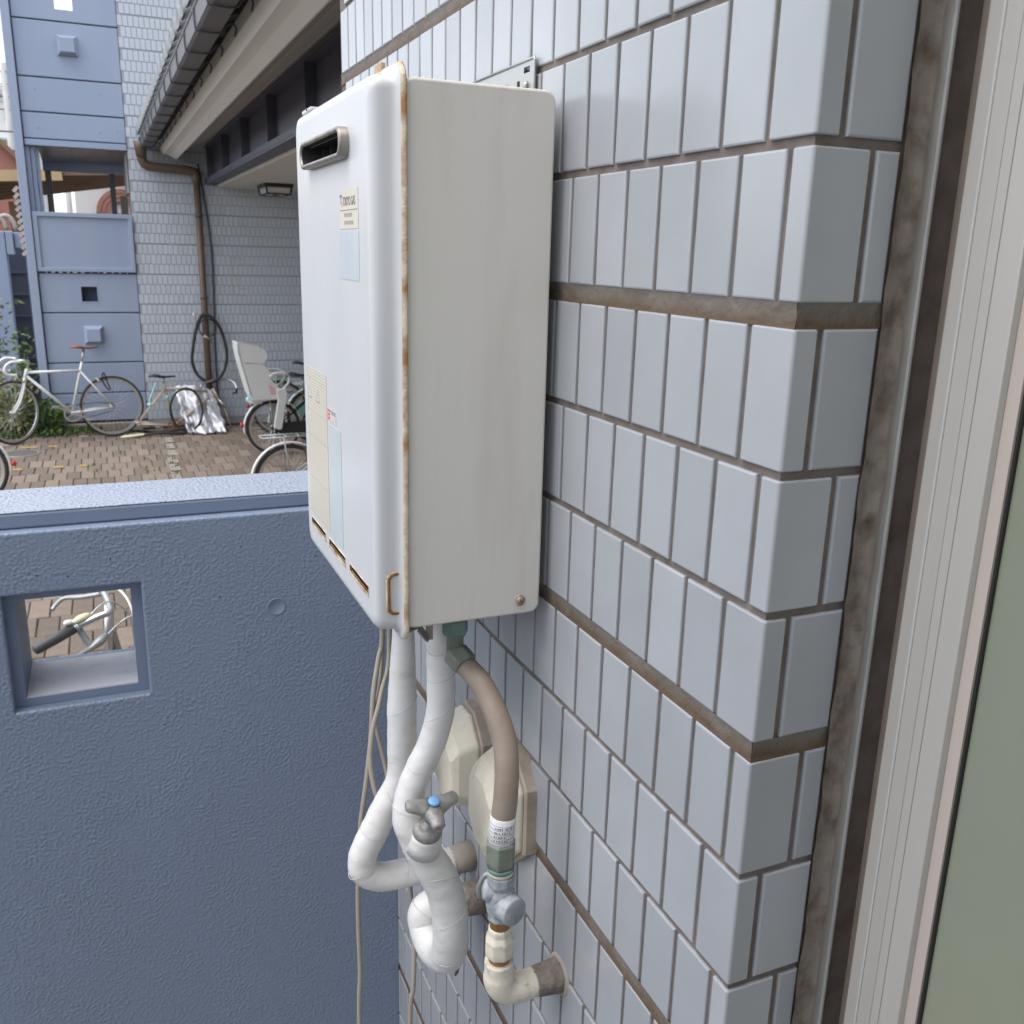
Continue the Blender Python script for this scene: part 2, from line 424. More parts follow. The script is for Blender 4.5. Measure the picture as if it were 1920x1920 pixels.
def copingmat():
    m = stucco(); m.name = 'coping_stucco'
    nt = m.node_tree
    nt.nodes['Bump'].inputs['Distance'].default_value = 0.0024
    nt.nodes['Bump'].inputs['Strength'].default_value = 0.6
    mx = nt.nodes['Mix']                       # paler colours stand in for the sky's sheen on the upward face
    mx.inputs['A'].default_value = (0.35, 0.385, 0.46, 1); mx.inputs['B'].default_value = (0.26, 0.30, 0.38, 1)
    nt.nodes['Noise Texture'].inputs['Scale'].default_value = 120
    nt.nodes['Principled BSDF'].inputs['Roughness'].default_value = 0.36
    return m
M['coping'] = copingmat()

def caulkmat():
    """horizontal sealant band: grey with a brown dirt line gathered along its lower half"""
    m = mat('dirty_sealant_band', (0.34, 0.33, 0.32), 0.75, bump=0.6, bscale=110, bdist=0.004)
    nt = m.node_tree; b = nt.nodes['Principled BSDF']
    tc = nt.nodes['Texture Coordinate']
    sp = nt.nodes.new('ShaderNodeSeparateXYZ'); nt.links.new(tc.outputs['Generated'], sp.inputs[0])
    n = nt.nodes.new('ShaderNodeTexNoise'); n.inputs['Scale'].default_value = 28; n.inputs['Detail'].default_value = 5
    nt.links.new(tc.outputs['Object'], n.inputs['Vector'])
    ad = nt.nodes.new('ShaderNodeMath'); ad.operation = 'MULTIPLY_ADD'; ad.inputs[1].default_value = 0.9; ad.inputs[2].default_value = -0.45
    nt.links.new(n.outputs[0], ad.inputs[0])
    a2 = nt.nodes.new('ShaderNodeMath'); a2.operation = 'ADD'
    nt.links.new(sp.outputs['Z'], a2.inputs[0]); nt.links.new(ad.outputs[0], a2.inputs[1])
    mr = nt.nodes.new('ShaderNodeMapRange'); mr.inputs['From Min'].default_value = 0.85; mr.inputs['From Max'].default_value = 0.15
    nt.links.new(a2.outputs[0], mr.inputs['Value'])
    mx = nt.nodes.new('ShaderNodeMix'); mx.data_type = 'RGBA'
    mx.inputs['A'].default_value = (0.20, 0.175, 0.15, 1); mx.inputs['B'].default_value = (0.10, 0.066, 0.04, 1)
    nt.links.new(mr.outputs[0], mx.inputs['Factor'])
    nt.links.new(mx.outputs['Result'], b.inputs['Base Color'])
    return m
M['caulk'] = caulkmat()

def printmat(name, base, ink, sy, sz, thr):
    """rows of tiny illegible print: broken dark dashes on a label"""
    m = mat(name, base, 0.45)
    nt = m.node_tree; b = nt.nodes['Principled BSDF']; tc = nt.nodes['Texture Coordinate']
    sp = nt.nodes.new('ShaderNodeSeparateXYZ'); nt.links.new(tc.outputs['Object'], sp.inputs[0])
    w = nt.nodes.new('ShaderNodeMath'); w.operation = 'MULTIPLY'; w.inputs[1].default_value = sz
    nt.links.new(sp.outputs['Z'], w.inputs[0])
    fr = nt.nodes.new('ShaderNodeMath'); fr.operation = 'FRACT'; nt.links.new(w.outputs[0], fr.inputs[0])
    gt = nt.nodes.new('ShaderNodeMath'); gt.operation = 'GREATER_THAN'; gt.inputs[1].default_value = 0.5; nt.links.new(fr.outputs[0], gt.inputs[0])
    cb = nt.nodes.new('ShaderNodeCombineXYZ'); 
    fl = nt.nodes.new('ShaderNodeMath'); fl.operation = 'FLOOR'; nt.links.new(w.outputs[0], fl.inputs[0])
    my = nt.nodes.new('ShaderNodeMath'); my.operation = 'MULTIPLY'; my.inputs[1].default_value = sy; nt.links.new(sp.outputs['Y'], my.inputs[0])
    nt.links.new(my.outputs[0], cb.inputs[0]); nt.links.new(fl.outputs[0], cb.inputs[1])
    n = nt.nodes.new('ShaderNodeTexNoise'); n.inputs['Scale'].default_value = 1.0; n.inputs['Detail'].default_value = 4
    nt.links.new(cb.outputs[0], n.inputs['Vector'])
    g2 = nt.nodes.new('ShaderNodeMath'); g2.operation = 'GREATER_THAN'; g2.inputs[1].default_value = thr; nt.links.new(n.outputs[0], g2.inputs[0])
    mu = nt.nodes.new('ShaderNodeMath'); mu.operation = 'MULTIPLY'; nt.links.new(gt.outputs[0], mu.inputs[0]); nt.links.new(g2.outputs[0], mu.inputs[1])
    mx = nt.nodes.new('ShaderNodeMix'); mx.data_type = 'RGBA'; mx.inputs['A'].default_value = (*base, 1); mx.inputs['B'].default_value = (*ink, 1)
    nt.links.new(mu.outputs[0], mx.inputs['Factor']); nt.links.new(mx.outputs['Result'], b.inputs['Base Color'])
    return m
M['print'] = printmat('printed_cream_label', (0.62, 0.58, 0.49), (0.45, 0.415, 0.34), 420, 260, 0.47)


# ------------------------------------------------------------------ ground
struct(MB().add([(-150, -60, -0.03), (150, -60, -0.03), (150, 250, -0.03), (-150, 250, -0.03)], [(0, 1, 2, 3)]).build('ground', M['soil']))
PW, PL, PJ = 0.117, 0.300, 0.006        # paver pitch across, along, joint
pave = struct(MB().box(-2.6, 3.4, 1.3, 11.36, -0.028, -0.012).build('pavement', M['soil']))
def paver_mesh(w, l):
    b = MB(); c = 0.005
    def ring(i, z): return [(-w / 2 + i, -l / 2 + i, z), (w / 2 - i, -l / 2 + i, z), (w / 2 - i, l / 2 - i, z), (-w / 2 + i, l / 2 - i, z)]
    b.loft([ring(0, -0.03), ring(0, -c), ring(c, 0)], smooth=False)
    return b
pm_b = paver_mesh(PW - PJ, PL - PJ)
pm = bpy.data.meshes.new('paver')
pm.from_pydata(pm_b.v, [], pm_b.f); pm.materials.append(M['pave'])
rest = MB()
j = 0
yy = 1.45
while yy < 11.2:
    off = (j % 2) * PW / 2 + random.uniform(-0.006, 0.006)
    x = -2.5 + off
    while x < 3.2:
        zz = random.uniform(-0.003, 0.003)
        seen = (8.2 < yy and -0.1 * yy - 0.62 < x < 1.42) or (4.4 < yy < 5.65 and -1.0 < x < -0.35)
        if seen:
            o = bpy.data.objects.new('paver', pm)
            COL.objects.link(o); o.parent = pave
            o.location = (x, yy, zz)
            o.rotation_euler = (random.uniform(-.008, .008), random.uniform(-.012, .012), random.uniform(-.012, .012))
        else:
            o0 = Vector((x, yy, zz))
            rest.add([v + o0 for v in pm_b.v], pm_b.f)
        x += PW
    yy += PL; j += 1
rest.build('pavers', M['pave'], pave, kind='stuff')

# kerb along the foot of the tower, worn paint lines, iron cover
struct(MB().box(-3.0, -0.02, 11.26, 11.325, -0.02, 0.085).build('kerb', M['kerb'], bevel=0.012))
for a, b in ((-1.42, -1.26), (-0.99, -0.90), (-0.76, -0.69)):
    struct(MB().add([(a, 9.30, 0.0065), (b, 9.285, 0.0065), (b, 9.365, 0.0065), (a, 9.38, 0.0065)], [(0, 1, 2, 3)]).build('yellow_line', M['yellowline']))
for a, b in ((-1.35, -1.18), (-1.08, -0.99)):
    struct(MB().add([(a, 10.38, 0.0065), (b, 10.36, 0.0065), (b, 10.44, 0.0065), (a, 10.46, 0.0065)], [(0, 1, 2, 3)]).build('yellow_line', M['yellowline']))
struct(MB().add([(-1.40, 8.40, 0.0065), (-1.10, 8.38, 0.0065), (-1.10, 8.47, 0.0065), (-1.40, 8.49, 0.0065)], [(0, 1, 2, 3)]).build('yellow_line', M['yellowline']))
wl = MB()
for k in range(6):
    y0 = 8.5 + k * 0.36; cx = 0.09 + 0.008 * k + random.uniform(-.01, .01); hw = random.uniform(0.035, 0.06)
    wl.add([(cx - hw, y0, 0.0065), (cx + hw, y0, 0.0065), (cx + hw * .8, y0 + .3, 0.0065), (cx - hw * .7, y0 + .31, 0.0065)], [(0, 1, 2, 3)])
struct(wl.build('white_line', M['whiteline']))
mh = thing('manhole_cover', 'dark round iron cover let into the pavers near the white bicycle', 'manhole cover', (-1.33, 10.12, 0.0))
MB().lathe((-1.33, 10.12, 0.0), (0, 0, 1), [(-0.02, 0.19), (0.007, 0.19), (0.008, 0.165)], 28).build('rim', M['kerb'], mh)
MB().lathe((-1.33, 10.12, 0.0), (0, 0, 1), [(-0.02, 0.16), (0.009, 0.16), (0.0105, 0.15)], 28).build('lid', M['manhole'], mh)

# walkway on this side of the fence
struct(MB().box(-4.0, 0.001, -6.0, 0.99, 0.10, 0.30).build('walkway', M['floor']))

# ------------------------------------------------------------------ near tiled wall
YEND = 1.33
TH, TJ, TK, TP = 0.1018, 0.00676, 0.0183, 0.055
TT = 3 * TH + 2 * TJ + TK
VJ = 0.0058
wall = thing('tiled_wall', 'pale blue-grey glazed tile wall corner that carries the white water heater', 'wall', (0.1, 0.6, 0.62))
MB().box(0.0032, 0.30, 0.0032, YEND, 0.0, 4.2).build('mortar_bed', M['grout'], wall)
XE = 0.0757
corner_b = {}
def tile_box(y0, y1, z0, z1):
    """tile on the wall plane x=0, faces -x, softly rounded edges"""
    b = MB()
    def ring(i, x): return [(x, y0 + i, z0 + i), (x, y0 + i, z1 - i), (x, y1 - i, z1 - i), (x, y1 - i, z0 + i)]
    b.loft([ring(0, 0.006), ring(0, 0.0014), ring(0.0005, 0.0005), ring(0.0018, 0.0)], smooth=False, cap0=False)
    return b
def tile_ret(x0, x1, z0, z1):
    b = MB()
    def ring(i, y): return [(x0 + i, y, z0 + i), (x1 - i, y, z0 + i), (x1 - i, y, z1 - i), (x0 + i, y, z1 - i)]
    b.loft([ring(0, 0.006), ring(0, 0.0014), ring(0.0005, 0.0005), ring(0.0018, 0.0)], smooth=False, cap0=False)
    return b
def tile_corner(lw, lr, z0, z1):
    """L-shaped corner tile: leg lw on the wall, leg lr on the return"""
    rr = 0.0028
    arc = [(rr - rr * math.cos(R(a)), rr - rr * math.sin(R(a))) for a in range(0, 91, 15)]
    def sect(i, zz):
        e = min(i, 0.0012)
        out = [(0.006, lw - i), (0.0012 + i * .5, lw - i), (e, lw - 0.0015 - i)]
        out += [(a + (e if a < rr * .5 else 0) * 1.0, b + (e if b < rr * .5 else 0) * 1.0) for a, b in arc]
        out += [(lr - 0.0015 - i, e), (lr - i, 0.0012 + i * .5), (lr - i, 0.006), (0.006, 0.006)]
        return [(x, y, zz) for x, y in out]
    b = MB()
    b.loft([sect(0.0012, z0), sect(0.0003, z0 + 0.0005), sect(0, z0 + 0.0014), sect(0, z1 - 0.0014), sect(0.0003, z1 - 0.0005), sect(0.0012, z1)], smooth=False)
    return b
def mesh_of(b, name, m):
    me = bpy.data.meshes.new(name); me.from_pydata(b.v, [], b.f); me.materials.append(m); return me
W = TP - VJ
tile_me = mesh_of(tile_box(-W / 2, W / 2, -TH / 2, TH / 2), 'tile', M['tile'])
tile_bb = tile_box(-W / 2, W / 2, -TH / 2, TH / 2)
lw_w, lw_n, lr_w, lr_n = 0.05207 - VJ / 2, 0.02437 - VJ / 2, 0.05264 - VJ / 2, 0.02404 - VJ / 2
cme = {0: mesh_of(tile_corner(lw_w, lr_n, -TH / 2, TH / 2), 'corner_tile', M['tile']), 1: mesh_of(tile_corner(lw_n, lr_w, -TH / 2, TH / 2), 'corner_tile', M['tile'])}
rme = {0: mesh_of(tile_ret(lr_n + VJ, XE, -TH / 2, TH / 2), 'return_tile', M['tile']), 1: mesh_of(tile_ret(lr_w + VJ, XE, -TH / 2, TH / 2), 'return_tile', M['tile'])}
spots = []
WL = parent_loc(wall)
other = MB()
def put(me, name, p, wob=0.004):
    o = bpy.data.objects.new(name, me); COL.objects.link(o); o.parent = wall
    o.location = Vector(p) - WL
    o.rotation_euler = (0, random.uniform(-wob, wob), random.uniform(-wob, wob))
for t in range(-6, 6):
    for i in range(3):
        z = 2.075 + t * TT + i * (TH + TJ) + TH / 2
        if z < 0.32 or z > 4.1:
            continue
        c = (1 - i - 3 * t) % 2
        near = 0.95 < z < 2.70
        if near:
            put(cme[c], 'corner_tile', (0, 0, z), 0.001); put(rme[c], 'return_tile', (0, 0, z), 0.0015)
        else:
            for src in (cme[c], rme[c]):
                other.add([v.co + Vector((0, 0, z)) for v in src.vertices], [tuple(p.vertices) for p in src.polygons])
        y = (0.05207 if c == 0 else 0.02437) + TP / 2
        while y < YEND - 0.02:
            spots.append((y, z)); y += TP
    zc = 2.075 + t * TT - TK
    if 0.3 < zc < 4.0:
        b = MB()
        prof = [(0.0, 0.0018), (0.2, 0.0029), (0.5, 0.0034), (0.8, 0.0031), (1.0, 0.0020)]
        ys = [0.01 * k for k in range(135)]
        rows = []
        for fz, dp in prof:
            rows.append([(dp + 0.0005 * noise.noise((y * 18, fz * 3, zc * 9)) - 0.0006, max(y, dp), zc + fz * TK) for y in ys if y <= YEND])
        n = len(rows[0])
        b.add([p for r in rows for p in r], [(a * n + q, a * n + q + 1, (a + 1) * n + q + 1, (a + 1) * n + q) for a in range(len(rows) - 1) for q in range(n - 1)], True)
        rows2 = [[(x, dp - 0.0006, zc + fz * TK) for x in (dp - 0.0006, 0.02, 0.04, 0.06, XE + 0.002)] for fz, dp in prof]
        b.add([p for r in rows2 for p in r], [(a * 5 + q, a * 5 + q + 1, (a + 1) * 5 + q + 1, (a + 1) * 5 + q) for a in range(len(rows2) - 1) for q in range(4)], True)
        b.build('sealant_band', M['caulk'], wall)
def view_size(p):
    y, z = p
    d = Vector((0, y, z)) - CAM
    vis = 1.0
    if 0.42 < y < 0.80 and 1.80 < z < 2.20: vis = 0.02      # behind the heater
    if z > 2.28 + 0.33 * (y) or z < 1.95 - 0.85 * (y + .45): vis *= 0.05
    return vis / d.length_squared
spots.sort(key=view_size, reverse=True)
for k, (y, z) in enumerate(spots):
    if k < 262:
        put(tile_me, 'tile', (0, y, z), 0.007)
    else:
        other.add([v + Vector((0, y, z)) for v in tile_bb.v], tile_bb.f)
other.build('tiles', M['tile'], wall, kind='stuff')
# sealant strip between the return and the window frame: uneven bead
b = MB(); rows = []
zz = [0.62 + 0.012 * k for k in range(290)]
for x, dep in ((XE - 0.001, 0.0020), (XE + 0.004, 0.0036), (XE + 0.010, 0.0045), (XE + 0.016, 0.0038), (XE + 0.021, 0.0022)):
    rows.append([(x + 0.0018 * noise.noise((x * 60, z * 45, 3)), dep - 0.0044 + 0.0020 * noise.noise((x * 90, z * 40, 0)), z) for z in zz])
n = len(zz)
b.add([p for r in rows for p in r], [(a * n + q, (a + 1) * n + q, (a + 1) * n + q + 1, a * n + q + 1) for a in range(4) for q in range(n - 1)], True)
b.build('sealant_strip', M['sealant'], wall)
# chipped bolt hole beneath the heater
MB().lathe((-0.0005, 0.5, 1.662), (1, 0, 0), [(0, 0.0), (0.0, 0.005), (0.002, 0.0055)], 8).build('chip', M['black'], wall)

# added unseen slab and side wall that shade the walkway, and the room wall behind the window
struct(MB().box(0.02, 0.30, -6.0, -0.0, 0.0, 0.95).build('wall_under_window', M['render']))

struct(MB().box(-1.9, 0.30, -6.0, -0.55, 3.45, 3.62).build('unseen_shade_slab', M['render']))  # unseen slab overhead, sized for the shade it throws on near surfaces
struct(MB().box(-1.9, -1.8, -6.0, -0.55, 3.621, 4.4).build('unseen_slab_parapet', M['render']))  # unseen upstand on the added slab
struct(MB().box(-1.9, -1.75, -6.0, -0.25, 0.30, 2.05).build('unseen_shade_wall', M['render']))  # unseen wall added to keep side light off the lower near tiles

# ------------------------------------------------------------------ window right of the tiles
win = thing('window', 'aluminium window with a dark channel and green frosted pane beside the tile corner', 'window', (0.12, -0.8, 0.95))
Z0, Z1 = 0.95, 3.6
def strip(name, poly, m, parent=win, bev=0.0):
    return MB().prism(poly, lambda u, v, t: (u, v, t), Z0, Z1).build(name, m, parent, bevel=bev)
strip('outer_frame', [(0.0955, 0.0008), (0.1085, 0.0008), (0.1085, 0.012), (0.150, 0.012), (0.150, 0.03), (0.0955, 0.03)], M['alu'])
strip('frame_lip', [(0.1072, -0.0022), (0.1092, -0.0022), (0.1092, 0.0006), (0.1072, 0.0006)], M['alu2'])
strip('channel', [(0.136, -0.0345), (0.1495, -0.0345), (0.1495, 0.0118), (0.136, 0.0118)], M['channel'])
strip('channel_seal', [(0.128, -0.0345), (0.1355, -0.0345), (0.1355, -0.0285), (0.128, -0.0285)], M['rubber'])
st = strip('sash_stile', [(0.1000, -0.0350), (0.1355, -0.0350), (0.1355, -0.0900), (0.1045, -0.0900), (0.1000, -0.0885)], M['alu'], bev=0.0008)
strip('stile_ridge', [(0.0988, -0.0470), (0.0998, -0.0470), (0.0998, -0.0487), (0.0988, -0.0487)], M['alu2'], st)
strip('stile_groove', [(0.0996, -0.0700), (0.0999, -0.0700), (0.0999, -0.0706), (0.0996, -0.0706)], M['channel'], st)
strip('stile_ridge', [(0.0994, -0.0612), (0.0999, -0.0612), (0.0999, -0.0620), (0.0994, -0.0620)], M['alu'], st)
strip('glazing_bead', [(0.1052, -0.0902), (0.125, -0.0902), (0.125, -0.0985), (0.1075, -0.0985)], M['gasket'])
strip('rubber_seal', [(0.1095, -0.0987), (0.125, -0.0987), (0.125, -0.1004), (0.1095, -0.1004)], M['rubber'])
MB().box(0.1125, 0.118, -1.55, -0.1006, Z0, Z1).build('pane', M['glass'], win)
strip('sash_stile', [(0.1000, -1.552), (0.1355, -1.552), (0.1355, -1.61), (0.1000, -1.61)], M['alu'])
struct(MB().box(0.16, 0.30, -6.0, 0.0, 0.951, 4.2).build('room_wall', M['render']))
struct(MB().box(0.02, 0.1595, -6.0, -1.612, 0.951, 4.2).build('wall_beside_window', M['render']))

# ------------------------------------------------------------------ blue fence wall
YF = 0.995
fence = thing('fence_wall', 'slate blue stucco fence wall with a square opening and smooth coping', 'fence wall', (-1.0, 1.08, 0.0))
H0 = (-0.6165, -0.4185, 1.3895, 1.5830)     # rebate outline on the face
H1 = (-0.6010, -0.4345, 1.4020, 1.5680)     # clear opening
ZL = 1.682
MB().plate(-4.0, 0.0020, 0.0, ZL, YF, YF + 0.0215, holes=[H0]).build('stucco_face', M['stucco'], fence, bevel=0.004, seg=3)
MB().plate(-4.0, 0.0020, 0.0, ZL - 0.0005, YF + 0.0217, YF + 0.155, holes=[H1]).build('core', M['smoothblue'], fence)
MB().plate(-4.0, 0.0020, 0.0, ZL - 0.001, YF + 0.1552, YF + 0.177, holes=[H1]).build('stucco_face', M['stucco'], fence)
cb = MB().box(-4.0, 0.0020, YF + 0.0225, YF + 0.177, ZL, ZL + 0.0235)
co = cb.build('coping', M['smoothblue'], fence, bevel=0.003)
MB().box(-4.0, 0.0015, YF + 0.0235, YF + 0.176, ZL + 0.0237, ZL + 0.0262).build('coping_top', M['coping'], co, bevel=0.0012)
MB().box(H1[0] + 0.0005, H1[1] - 0.0005, YF + 0.0225, YF + 0.158, H1[2] - 0.004, H1[2] + 0.0022).build('sill', M['sillpaint'], fence)
for px_, pz_ in ((-0.140, 1.600), (-0.262, 1.628), (-0.300, 1.545), (-0.260, 1.440), (-0.46, 1.628), (-0.565, 1.612), (-0.522, 1.606), (-0.40, 1.33), (-0.08, 1.30)):
    MB().lathe((px_, YF - 0.0004, pz_), (0, -1, 0), [(0, 0.0013), (0.0002, 0.0011), (0.00022, 0.0)], 8).build('pinhole', M['black'], fence)
dm = MB()
dm.loft([[(-0.2088 + r * math.cos(a), YF - d, 1.5158 + r * math.sin(a)) for a in [2 * math.pi * k / 28 for k in range(28)]] for r, d in ((0.0152, -0.002), (0.0149, 0.0008), (0.0143, 0.0012), (0.0137, 0.0010), (0.0130, 0.0003), (0.0005, 0.0003))])
dm.build('tie_hole_plug', M['smoothblue'], fence)

# ------------------------------------------------------------------ water heater
HY0, HY1, HZ0, HZ1 = 0.3673, 0.742, 1.7136, 2.2575
heater = thing('water_heater', 'white wall-hung gas water heater with rusty front cover rim, hung on the tiles', 'water heater', (-0.09, 0.55, HZ0))
case = MB()
def cring(i, y, rad=0.011):
    return [(x, y, z) for x, z in rrect(-0.170 + i, -0.0135 - i, HZ0 + i, HZ1 - i, rad)]
case.loft([cring(0.0030, HY0, .009), cring(0.0010, HY0 + 0.0008, .011), cring(0, HY0 + 0.003), cring(0, HY1 - 0.003), cring(0.003, HY1)], smooth=True)
case.sm[-2:] = [False, False]
case.build('case', M['wcase'], heater)
cover = MB()
FY0, FY1, FZ0, FZ1 = 0.3635, 0.7475, 1.6975, 2.2715
# front face of the cover with three vent slots and an exhaust hole
XF = -0.2
SL = [(0.617, 0.702, 1.7445, 1.7525), (0.511, 0.596, 1.7445, 1.7525), (0.406, 0.4885, 1.7445, 1.7525)]
EX = (0.470, 0.690, 2.195, 2.216)
FI = 0.024                                         # where the flat front begins inside the rim
fy0, fy1, fz0, fz1 = FY0 + FI, FY1 - FI, FZ0 + FI, FZ1 - FI
def fring(i, x, rad):
    return [(x, y, z) for y, z in rrect(FY0 + i, FY1 - i, FZ0 + i, FZ1 - i, rad)]
cover.loft([fring(0.0022, -0.1726, .018), fring(0.006, -0.1731, .016), fring(0.0085, -0.1742, .015), fring(0.0103, -0.1765, .014), fring(0.0112, -0.1800, .014),
            fring(0.0116, -0.1860, .014), fring(0.0124, -0.1915, .014), fring(0.0140, -0.1955, .0145), fring(0.0168, -0.1984, .015), fring(0.0200, -0.1997, .0155), fring(FI, XF, .016)], cap0=False, cap1=False)
# flat front: quads round the openings (rounded outline joined to an inner rectangle)
ins = 0.017
ya, yb, za, zb = fy0 + ins, fy1 - ins, fz0 + ins, fz1 - ins
ri = fring(FI, XF, .016)
nn = 5
o = len(cover.v)
cover.v += [Vector(p) for p in ri] + [Vector((XF, yb, zb)), Vector((XF, ya, zb)), Vector((XF, ya, za)), Vector((XF, yb, za))]
R0 = len(ri)
for q in range(4):
    base = q * (nn + 1)
    for i in range(nn):
        cover.f.append((o + base + i, o + base + i + 1, o + R0 + q)); cover.sm.append(True)
    cover.f.append((o + base + nn, o + (base + nn + 1) % R0, o + R0 + (q + 1) % 4, o + R0 + q)); cover.sm.append(True)
cover.plate(ya, yb, za, zb, XF, XF + 0.0012, holes=[s for s in SL] + [EX], fn=lambda u, w, z: (w, u, z))
fc = cover.build('front_cover', M['white'], heater)
flange = MB()
flange.loft([fring(0.0, -0.1672, .020), fring(0.0, -0.1690, .020), fring(0.0004, -0.1716, .020), fring(0.0022, -0.1725, .018)], smooth=True)
flange.build('cover_flange', M['rust'], fc, label='rust-stained sheet edge of the front cover')
for (a, b_, c, d) in SL:                           # rust rims and dark inside of the slots
    MB().plate(a - 0.0014, b_ + 0.0014, c - 0.0040, d + 0.0008, XF - 0.0006, XF + 0.0020, holes=[(a, b_, c, d)], fn=lambda u, w, z: (w, u, z)).build('vent_slot', M['rust'], fc)
MB().box(-0.185, -0.184, 0.385, 0.725, 1.725, 1.775).build('inner_plate', M['rustdark'], fc)
# exhaust spout: stadium ring standing proud of the cover
ex = MB()
EXB = (0.4510, 0.6550, 2.1915, 2.2215)
def stad(i, x):
    y0, y1, z0, z1 = EXB[0] + i, EXB[1] - i, EXB[2] + i, EXB[3] - i
    r = min((z1 - z0) / 2 - 0.0002, 0.0155 - i * 0.6)
    return [(x, y, z) for y, z in rrect(y0, y1, z0, z1, r, 6)]
ex.loft([stad(0, XF + 0.001), stad(0, -0.2085), stad(0.0008, -0.2103), stad(0.0028, -0.2110), stad(0.0046, -0.2103), stad(0.0052, -0.2085)], cap0=False, cap1=False)
MB().loft([stad(0.0052, -0.2085), stad(0.0056, -0.175)], cap0=False, cap1=False).build('exhaust_throat', M['throatdark'], heater)
ex.build('exhaust_spout', M['steel'], heater)
MB().box(-0.176, -0.1745, 0.45, 0.71, 2.18, 2.235).build('exhaust_baffle', M['black'], heater)
for k in range(5):
    MB().box(-0.190, -0.1765, 0.50 + k * 0.04, 0.5015 + k * 0.04, 2.197, 2.214).build('exhaust_fin', M['throatdark'], heater)
# finger recess low on the near side of the cover
rec = MB()
ang = [R(a) for a in range(90, 271, 15)]
pts = [(-0.1790 + 0.0075 * math.cos(a), 0.37475, (1.7675 if math.sin(a) > 0 else 1.7385) + 0.0075 * math.sin(a)) for a in ang]
pts = [(-0.1735, 0.37475, 1.775)] + pts + [(-0.1735, 0.37475, 1.731)]
rec.tube(smooth_path(pts, 4), 0.0019, 8)
MB().tube([(x_, y_ + 0.0016, z_) for x_, y_, z_ in smooth_path(pts, 4)], 0.0030, 8).build('rust_halo', M['rust'], fc)
rec.build('finger_recess', M['rustdark'], fc)
# screws
def screw(p, d, r, parent, m='steel'):
    b = MB().lathe(p, d, [(0, r), (r * .25, r), (r * .55, r * .75), (r * .7, r * .35), (r * .72, 0.0)], 12)
    s_ = b.build('screw', M[m], parent)
    p = Vector(p) + Vector(d) * r * .66
    u = Vector((1, 0, 0.4)).normalized() if abs(d[1]) > .5 else Vector((0, 1, .3)).normalized()
    w_ = Vector(d).cross(u)
    MB().bar(p - u * r * .55, p + u * r * .55, r * .22, r * .22).bar(p - w_ * r * .55, p + w_ * r * .55, r * .22, r * .2).build('slot', M['rustdark'], s_)
MB().lathe((-0.0382, HY0 + 0.0001, 1.7305), (0, -1, 0), [(0, 0.0068), (0.0006, 0.0066), (0.0008, 0.004)], 16).build('rust_washer', M['rust'], heater)
screw((-0.0382, HY0 - 0.0006, 1.7305), (0, -1, 0), 0.0048, heater)
screw((-0.178, 0.415, 2.2612), (-0.3, 0, 1), 0.0042, heater)
MB().box(-0.171, -0.166, 0.438, 0.462, 2.270, 2.2795).build('hinge_tab', M['rust'], heater, bevel=0.001)
MB().box(-0.196, -0.178, 0.655, 0.705, 2.2585, 2.2635).build('top_clip', M['white'], heater, bevel=0.0015)
MB().lathe((-0.197, 0.668, 2.2610), (-1, 0, 0), [(0, 0.0015), (0.0015, 0.0013)], 8).build('rivet', M['rustdark'], heater)
# hanging bracket behind the top of the case
br = MB()
hp = [(0.452, 2.20), (0.665, 2.20), (0.665, 2.296), (0.640, 2.302), (0.449, 2.3045), (0.4425, 2.299)]
br.plate(0.444, 0.640, 2.215, 2.300, -0.0040, -0.0022, holes=[(0.4560, 0.4720, 2.2885, 2.2945), (0.482, 0.4900, 2.2690, 2.2830)], fn=lambda u, w, z: (w, u, z))
brk = br.build('hanging_bracket', M['zinc'], heater)
MB().tube([(-0.0042, 0.640, 2.3005), (-0.0042, 0.444, 2.3005), (-0.0042, 0.4435, 2.298), (-0.0042, 0.4435, 2.215)], 0.0015, 8).build('folded_edge', M['zinc'], brk)
MB().lathe((-0.0042, 0.520, 2.279), (-1, 0, 0), [(0, 0.0055), (0.0015, 0.0055), (0.004, 0.004), (0.005, 0.0)], 10).build('bolt', M['zinc'], brk)
MB().lathe((-0.0042, 0.4640, 2.276), (-1, 0, 0), [(0, 0.0045), (0.002, 0.004), (0.004, 0.002)], 10).build('bolt', M['zinc'], brk)
# lower bracket under the case
lb = MB()
lb.bar((-0.165, 0.395, 1.7085), (-0.120, 0.42, 1.7085), 0.010, 0.003)
lb.bar((-0.165, 0.395, 1.6990), (-0.125, 0.42, 1.6990), 0.010, 0.002)
lb.bar((-0.145, 0.40, 1.6985), (-0.128, 0.42, 1.676), 0.0025, 0.008)
lb.bar((-0.1265, 0.42, 1.708), (-0.1265, 0.42, 1.675), 0.0025, 0.008)
lb.build('lower_bracket', M['steel'], heater)
# stickers on the front
def sticker(name, y0, y1, z0, z1, m, parent=heater, th=0.0004, cut=0.0):
    return MB().box(XF - th, XF - 0.00015, y0, y1, z0, z1).build(name, M[m], parent)
s1 = sticker('brand_label', 0.4205, 0.4985, 2.1235, 2.1620, 'label_cream')
X1 = XF - 0.00055
text('TOKYO GAS', 0.0126, (X1, 0.4835, 2.1462), (0, -1, 0), (0, 0, 1), M['ink'], 'lettering', s1, sx=0.74)
MB().box(X1, XF - .0004, 0.4870, 0.4965, 2.1548, 2.1576).box(X1, XF - .0004, 0.4905, 0.4930, 2.1490, 2.1546).build('logo_blue_mark', M['inkblue'], s1)
MB().box(X1, XF - .0004, 0.4862, 0.4888, 2.1452, 2.1500).build('logo_red_mark', M['inkred'], s1)
MB().box(X1, XF - .0004, 0.4235, 0.4955, 2.1414, 2.1421).build('printed_rule', M['ink'], s1)
